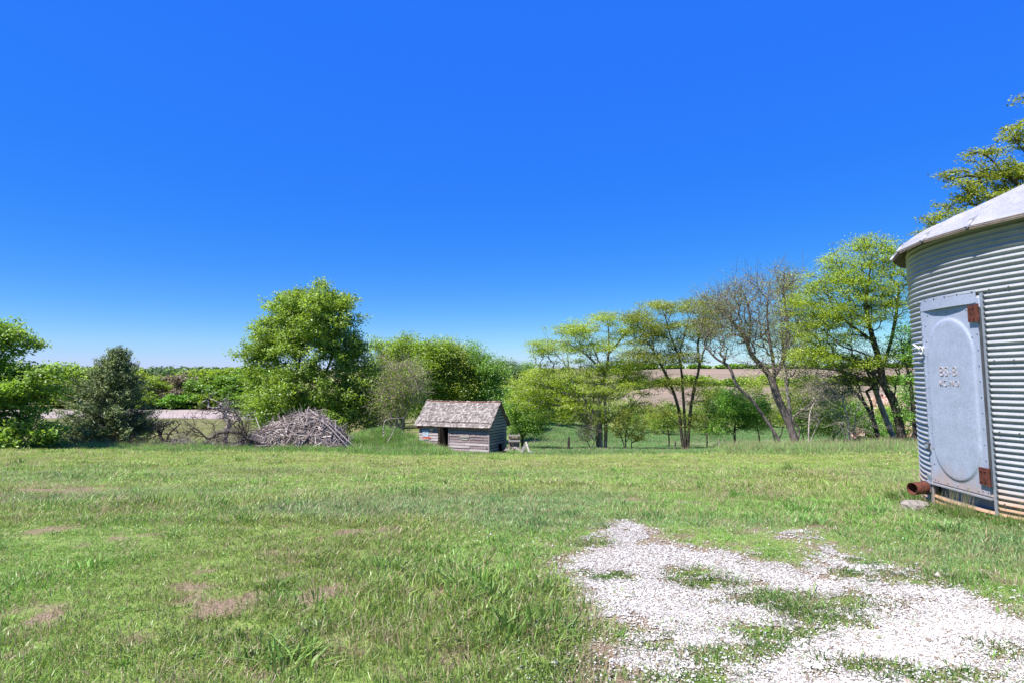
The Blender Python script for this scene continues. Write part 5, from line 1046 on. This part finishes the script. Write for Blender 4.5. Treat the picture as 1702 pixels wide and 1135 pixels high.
T('bare_shrub', 'spray of pale dead twigs drooping right of the dark forked tree', 'bush', 48, 1352,
  [[(1345, 742, 0), (1345, 700, 0), (1350, 675, 0), (1365, 655, 0)], [(1346, 735, 0), (1362, 700, 0), (1385, 680, 0)]],
  [(1365, 655, 40, 14, 1.4), (1380, 640, 34, 12, 1.4), (1350, 690, 20, 14, 1)], 170, 50, .35, .6, 500, .1, .2, .8, .07, 'locust', 'bark_pale', seed=65, twig=420, bf=.15, tip=.009)
for k, (px, Y, bl, lf, lab) in enumerate((
    (1345, 58, [(1340, 700, 34, 22, 2), (1365, 680, 30, 20, 2)], 'deep', 'dark green shrub in the shade just right of the forked trunk'),
    (1385, 57, [(1388, 690, 28, 28, 2), (1375, 715, 30, 12, 1.6)], 'deep', 'dark green shrub behind the dead bramble stems'),
    (1175, 62, [(1180, 650, 26, 20, 2), (1190, 675, 24, 24, 1.8)], 'elm', 'loose green shrub behind and left of the small round tree'),
    (1440, 56, [(1438, 700, 26, 14, 1.6), (1455, 715, 24, 10, 1.4), (1430, 680, 12, 14, 1)], 'sapling', 'bright green shrub at the rubble bank foot, left of the leaning trunk'),
    (1505, 54, [(1508, 660, 20, 34, 1.8), (1500, 700, 22, 22, 1.6)], 'sapling', 'bright green shrub between the tall locust trunk and the grain bin'),
    (1262, 66, [(1262, 672, 26, 24, 2), (1240, 690, 26, 20, 2)], 'elm', 'dense green shrub seen between the small round tree and the forked trunks'),
    (1405, 66, [(1400, 668, 30, 26, 2.2), (1420, 690, 26, 22, 2)], 'locust', 'yellow green shrub high behind the dead bramble stems'),
    (1335, 68, [(1335, 655, 30, 22, 2.2), (1320, 680, 28, 24, 2)], 'locust_olive', 'olive green shrub just behind the forked tree on its right'),
    (1112, 70, [(1112, 690, 24, 20, 2), (1090, 702, 20, 12, 1.6)], 'elm', 'low green shrub just behind the left stems of the many stemmed locust'),
    (1480, 57, [(1485, 715, 24, 12, 1.6), (1470, 690, 12, 14, 1)], 'locust_bright', 'yellow green shrub at the rubble bank foot, below the pale trunk'))):
    T('bush', lab, 'bush', Y, px, [[(px, 728, 0), (px - 3, 705, 0), (bl[0][0], bl[0][1], 0)], [(px, 725, 0), (px + 8, 700, 0), (bl[1][0], bl[1][1], 0)]], bl, 360, 60, .4, .7, 7000, .13, .26, .7, .07, lf, 'bark_dark', seed=70 + k)
# -- tree behind the bin
T('locust_tree', 'tall locust rising behind the grain bin roof at the right edge', 'tree', 27, 1830,
  [[(1830, 720, 0), (1820, 600, 0), (1800, 480, 0), (1770, 380, 0), (1740, 300, 0), (1720, 240, 0)], [(1800, 480, 0), (1750, 420, 0), (1690, 370, 0), (1640, 350, 0), (1590, 360, 0)], [(1770, 380, 0), (1720, 330, 0), (1670, 290, 0), (1640, 260, 0), (1600, 250, 0)], [(1740, 300, 0), (1700, 250, 0), (1680, 220, 0)], [(1690, 370, 0), (1640, 320, 0), (1625, 290, 0)], [(1745, 415, 0), (1650, 400, 0), (1580, 395, 0)]],
  [(1690, 215, 34, 14, 1.2), (1730, 235, 40, 26, 1.6), (1650, 250, 34, 12, 1.2), (1600, 288, 26, 10, .7), (1660, 290, 40, 18, 1.4), (1620, 335, 40, 16, 1.2), (1690, 330, 50, 24, 1.6), (1570, 365, 34, 12, 1), (1640, 375, 50, 18, 1.4), (1780, 300, 60, 50, 2), (1715, 285, 40, 24, 1.5), (1760, 390, 60, 40, 2), (1700, 163, 14, 3, .4), (1600, 310, 24, 10, .7), (1545, 385, 18, 6, .6), (1850, 350, 60, 70, 2.4)],
  2200, 300, .34, .4, 42000, .105, .14, .42, .26, 'locust_olive', 'bark_dark', seed=80, up=.8, bf=.3, tip=.009)
# -- rubble bank behind the right hand trees
def rubble():
    b = G(1470, 64); b0 = np.array(b); rs = np.random.default_rng(91); n = 420; V = []; mb = MB(); px = rs.uniform(1425, 1528, n); t = rs.random(n); top = np.interp(px, [1425, 1450, 1475, 1505, 1528], [690, 662, 652, 652, 668])
    for k in range(n):
        py = 722 + (top[k] - 722) * t[k]; c = np.array(P(px[k], py, 61 + 6 * t[k])) - b0; s = rs.uniform(.12, .42) * np.array([1, 1, .7]); e = rs.uniform(0, 3, 3); R3 = np.array(Euler(e).to_matrix()); v = np.array([[x, y, z] for x in (-1, 1) for y in (-1, 1) for z in (-1, 1)]) * s * rs.uniform(.6, 1, (8, 1)); mb.add(v @ R3.T + c, [[0, 1, 3, 2], [4, 6, 7, 5], [0, 4, 5, 1], [2, 3, 7, 6], [0, 2, 6, 4], [1, 5, 7, 3]])
    xs = np.linspace(1415, 1540, 40); ts = np.linspace(0, 1, 16); Vv = []
    for q in ts:
        for x in xs: tp = np.interp(x, [1415, 1450, 1475, 1505, 1540], [715, 666, 656, 656, 700]); Vv.append(np.array(P(x, 728 + (tp - 728) * q, 61.5 + 6.5 * q)) - b0 + rs.normal(size=3) * .08)
    for x in xs: Vv.append(np.array(P(x, 728, 76)) - b0)
    F = [[a * 40 + j, a * 40 + j + 1, (a + 1) * 40 + j + 1, (a + 1) * 40 + j] for a in range(16) for j in range(39)]; mb.add(Vv, F)
    m, nn_, bb = mat('pink_rubble', .9, .15); isl = island(nn_); ns = noise(nn_, 1.5, 5); c = ramp(nn_, isl, [(0, (.3, .19, .15)), (.5, (.46, .33, .28)), (1, (.62, .5, .45))]); f = ramp(nn_, ns, [(.35, (.75, .65, .6)), (.65, (1.15, 1.1, 1.1))]); nn_.links.new(mixc(nn_, 1, c, f, 'MULTIPLY'), bb.inputs['Base Color'])
    o = mb.build('rubble_bank', m); o.location = b0; tag(o, 'pinkish bank of broken rubble behind the trunks left of the grain bin', 'rubble heap')
rubble()

# -- background trees: a few shapes, each used for several individual trees
def proto(kind, seed, n=420, nl=2600):
    rs = np.random.default_rng(seed); puffs = 34; cs = rs.normal(size=(puffs, 3)); cs /= np.linalg.norm(cs, axis=1, keepdims=True); cs *= (rs.random((puffs, 1)) ** .4)
    cs = cs * np.array([.42, .42, .44]) + np.array([0, 0, .5]); cs[:, 2] += -.12 * (np.hypot(cs[:, 0], cs[:, 1]) / .45) ** 2
    att = cs[rs.integers(0, puffs, n)] + rs.normal(size=(n, 3)) * .055; att[:, 2] = np.maximum(att[:, 2], .06)
    tr = [smooth_path([np.array([0, 0, -.02]), np.array([.01, 0, .2]), np.array([-.02, .01, .45]), np.array([.02, 0, .7])], 4)]; nodes, par, N0 = grow(tr, att, .3); r, ch = radii(par, .022, tip=.0022)
    mb = MB(); branch_mesh(mb, nodes, par, r, .1, rs); V = np.concatenate(mb.V); k = rs.integers(N0, len(nodes), nl); c = nodes[k] + rs.normal(size=(nl, 3)) * .034; c[:, 2] = np.maximum(c[:, 2], .02)
    return mb, c
PROTO = {}
def bgtree(kind, seed, m, bm, loc, h, wide, label, rz, nm='leafy_tree', group=None, lsz=.03, nl=2600):
    key = (seed, m, bm, nl)
    if key not in PROTO:
        mb, c = proto(kind, seed, nl=nl); tr = mb.build('trunk', M[bm], None, True); cr = leaves('crown', c, lsz, M[m], None, .5, .8, np.random.default_rng(seed)); PROTO[key] = (tr, cr); first = True
    else: first = False
    tr, cr = PROTO[key]; root = empty(nm, loc, label, 'tree', group, (0, 0, rz)); root.scale = (h * wide, h * wide, h)
    for o in (tr, cr):
        q = o if first else o.copy()
        if not first: COL.objects.link(q)
        q.parent = root
    return root
WG = 'trees of the wood beyond the bare field'
left = [  # px, Y, top row, wide, leaf, label
    (42, 205, 606, 1.5, 'elm', 'wood tree beyond the field, half hidden by the left maple'), (98, 215, 600, 1.3, 'deep', 'dark wood tree standing between the left maple and the evergreen'), (130, 205, 607, 1.2, 'elm', 'wood tree half hidden by the left side of the evergreen'),
    (175, 220, 606, 1.3, 'elm', 'wood tree hidden behind the evergreen'), (232, 215, 617, 1.35, 'locust', 'yellow green wood tree just right of the evergreen'), (256, 205, 622, 1.2, 'elm', 'second wood tree right of the evergreen, lower and greener'),
    (272, 212, 620, 1.25, 'bud', 'first brownish bare crowned tree of the wood right of the evergreen'), (298, 206, 617, 1.2, 'bud', 'second brownish bare crowned tree of the wood, left of the dark green clump'),
    (318, 214, 612, 1.3, 'elm', 'green wood tree rising above the brownish bare crowns'), (340, 204, 622, 1.2, 'deep', 'low dark green wood tree above the dead stump'), (362, 212, 610, 1.4, 'elm', 'broad green wood tree two to the left of the big leafy tree'),
    (385, 205, 615, 1.2, 'deep', 'dark green wood tree left of the big leafy tree, at the field edge'), (405, 214, 603, 1.3, 'elm', 'tallest wood tree, touching the left side of the big leafy tree'), (430, 206, 606, 1.3, 'deep', 'wood tree seen through the left side of the big leafy tree')]
for k, (px, Y, top, wd, lf, lab) in enumerate(left):
    g = G(px, Y); h = P(px, top, Y).z - g.z; bgtree('w', 300 + k % 4, M and lf, 'bark_mauve' if lf == 'bud' else 'bark_dark', g, h, wd * 1.25, lab, k * 1.3, group=WG, lsz=.034, nl=10000)
small = [(288, 198, 652, 'sapling', 'small bright bush at the field edge below the brownish bare trees'), (302, 199, 655, 'sapling', 'second small bright bush at the field edge, left of the dead stump'), (352, 198, 650, 'elm', 'small rounded bush at the field edge above the fallen limb'), (248, 199, 654, 'elm', 'small bush at the field edge right beside the evergreen'), (395, 198, 648, 'deep', 'small dark bush at the field edge near the big leafy tree')]
for k, (px, Y, top, lf, lab) in enumerate(small):
    g = G(px, Y); h = P(px, top, Y).z - g.z; bgtree('s', 310 + k % 2, lf, 'bark_dark', g, h, 1.9, lab, k * 2.1, 'bush', 'bushes along the far edge of the bare field', .06, 3500)
# far ridge wood: one mass (stuff)
def wood(name, label, spots, m, lsz, nl, seed):
    rs = np.random.default_rng(seed); C_ = []; S = []
    for (px, Y, top, wpx) in spots:
        g = np.array(G(px, Y)); h = P(px, top, Y).z - g[2]; w = wpx * Y / FPX; k = int(nl); d = rs.normal(size=(k, 3)); d /= np.linalg.norm(d, axis=1, keepdims=True); d *= rs.random((k, 1)) ** .35
        lump = rs.normal(size=(9, 3)); lump /= np.linalg.norm(lump, axis=1, keepdims=True); amp = np.max(d @ lump.T, 1)[:, None]; d *= (.75 + .3 * amp)
        C_.append(g + np.array([0, 0, h * .56]) + d * np.array([w, w * .7, h * .5])); S.append(np.full(k, lsz * Y / 100))
    c = np.concatenate(C_); s = np.concatenate(S); o = leaves(name, c, s, M[m], None, .6, .8, rs); tag(o, label, 'wood', kind='stuff'); return o
rs = np.random.default_rng(17)
sp_ = [(px + rs.normal() * 4, 330 + rs.uniform(-15, 40), 612 - rs.uniform(0, 3), rs.uniform(10, 18)) for px in range(-260, 470, 11)]
wood('far_wood', 'hazy far wood on the left hand ridge', sp_, 'blue_green', .5, 420, 5)
sp_ = [(px + rs.normal() * 5, 226 + rs.uniform(-6, 10), 619 - rs.uniform(0, 6) + (8 if 250 < px < 330 else 0), rs.uniform(14, 24)) for px in range(-320, 460, 17)]
wood('field_edge_wood', 'dense green wood behind the bare field', sp_, 'elm', .42, 2200, 6)
g = G(289, 330); bgtree('w', 301, 'blue_green', 'bark_dark', g, P(289, 604, 330).z - g.z, 1.0, 'dark rounded tree standing up from the far left ridge', 1.0, group='lone trees on the far ridge')
g = G(267, 330); bgtree('w', 301, 'blue_green', 'bark_dark', g, P(267, 608.5, 330).z - g.z, 1.1, 'small low tree left of the dark rounded tree on the far ridge', 2.2, group='lone trees on the far ridge')
# woods filling in behind the shed and the pasture
sp_ = [(px + rs.normal() * 4, 118 + rs.uniform(-6, 10), (606 if px < 840 else 622) + rs.uniform(0, 10), rs.uniform(16, 26)) for px in range(600, 960, 13)]
wood('hollow_wood', 'thick green wood in the hollow behind the shed trees', sp_, 'elm', .3, 2000, 7)
sp_ = [(px + rs.normal() * 4, 112 + rs.uniform(-4, 8), 664 + rs.uniform(-8, 8), rs.uniform(14, 22)) for px in range(860, 1060, 12)]
wood('valley_scrub', 'green scrub along the far side of the pasture', sp_, 'elm', .24, 900, 8)
sp_ = [(px + rs.normal() * 5, 128 + rs.uniform(-5, 12), 676 + rs.uniform(-14, 14), rs.uniform(14, 24)) for px in range(1050, 1560, 11)]
wood('hill_foot_scrub', 'mixed scrub at the foot of the brown hill', sp_, 'elm', .2, 900, 9)
sp_ = [(px + rs.normal() * 6, 222 + rs.uniform(-3, 8), 626 + rs.uniform(-4, 6), rs.uniform(10, 22)) for px in range(1070, 1560, 13)]
wood('hillside_hedge', 'green hedge line running across the brown hill', sp_, 'elm', .4, 380, 10)
sp_ = [(px + rs.normal() * 6, 335 + rs.uniform(-3, 8), 605.5 + rs.uniform(-3, 2), rs.uniform(8, 16)) for px in range(1000, 2100, 17)]
wood('skyline_hedge', 'dark tree line along the top of the brown hill', sp_, 'deep', .5, 300, 11)
MG = 'shrubs at the far edge of the pasture'
for k, (px, Y, top, lf, lab) in enumerate(((1085, 106, 690, 'locust_olive', 'olive shrub at the far pasture edge just right of the small many stemmed tree'), (1103, 104, 676, 'elm', 'taller green shrub at the far pasture edge behind the leaning fence post'), (1068, 108, 684, 'deep', 'dark shrub at the far pasture edge behind the small many stemmed tree'), (1172, 105, 688, 'elm', 'green shrub at the far pasture edge just left of the small round tree'))):
    g = G(px, Y); bgtree('s', 312 + k % 2, lf, 'bark_grey', g, P(px, top, Y).z - g.z, 1.4, lab, k * 1.7, 'bush', MG, .045, 1600)
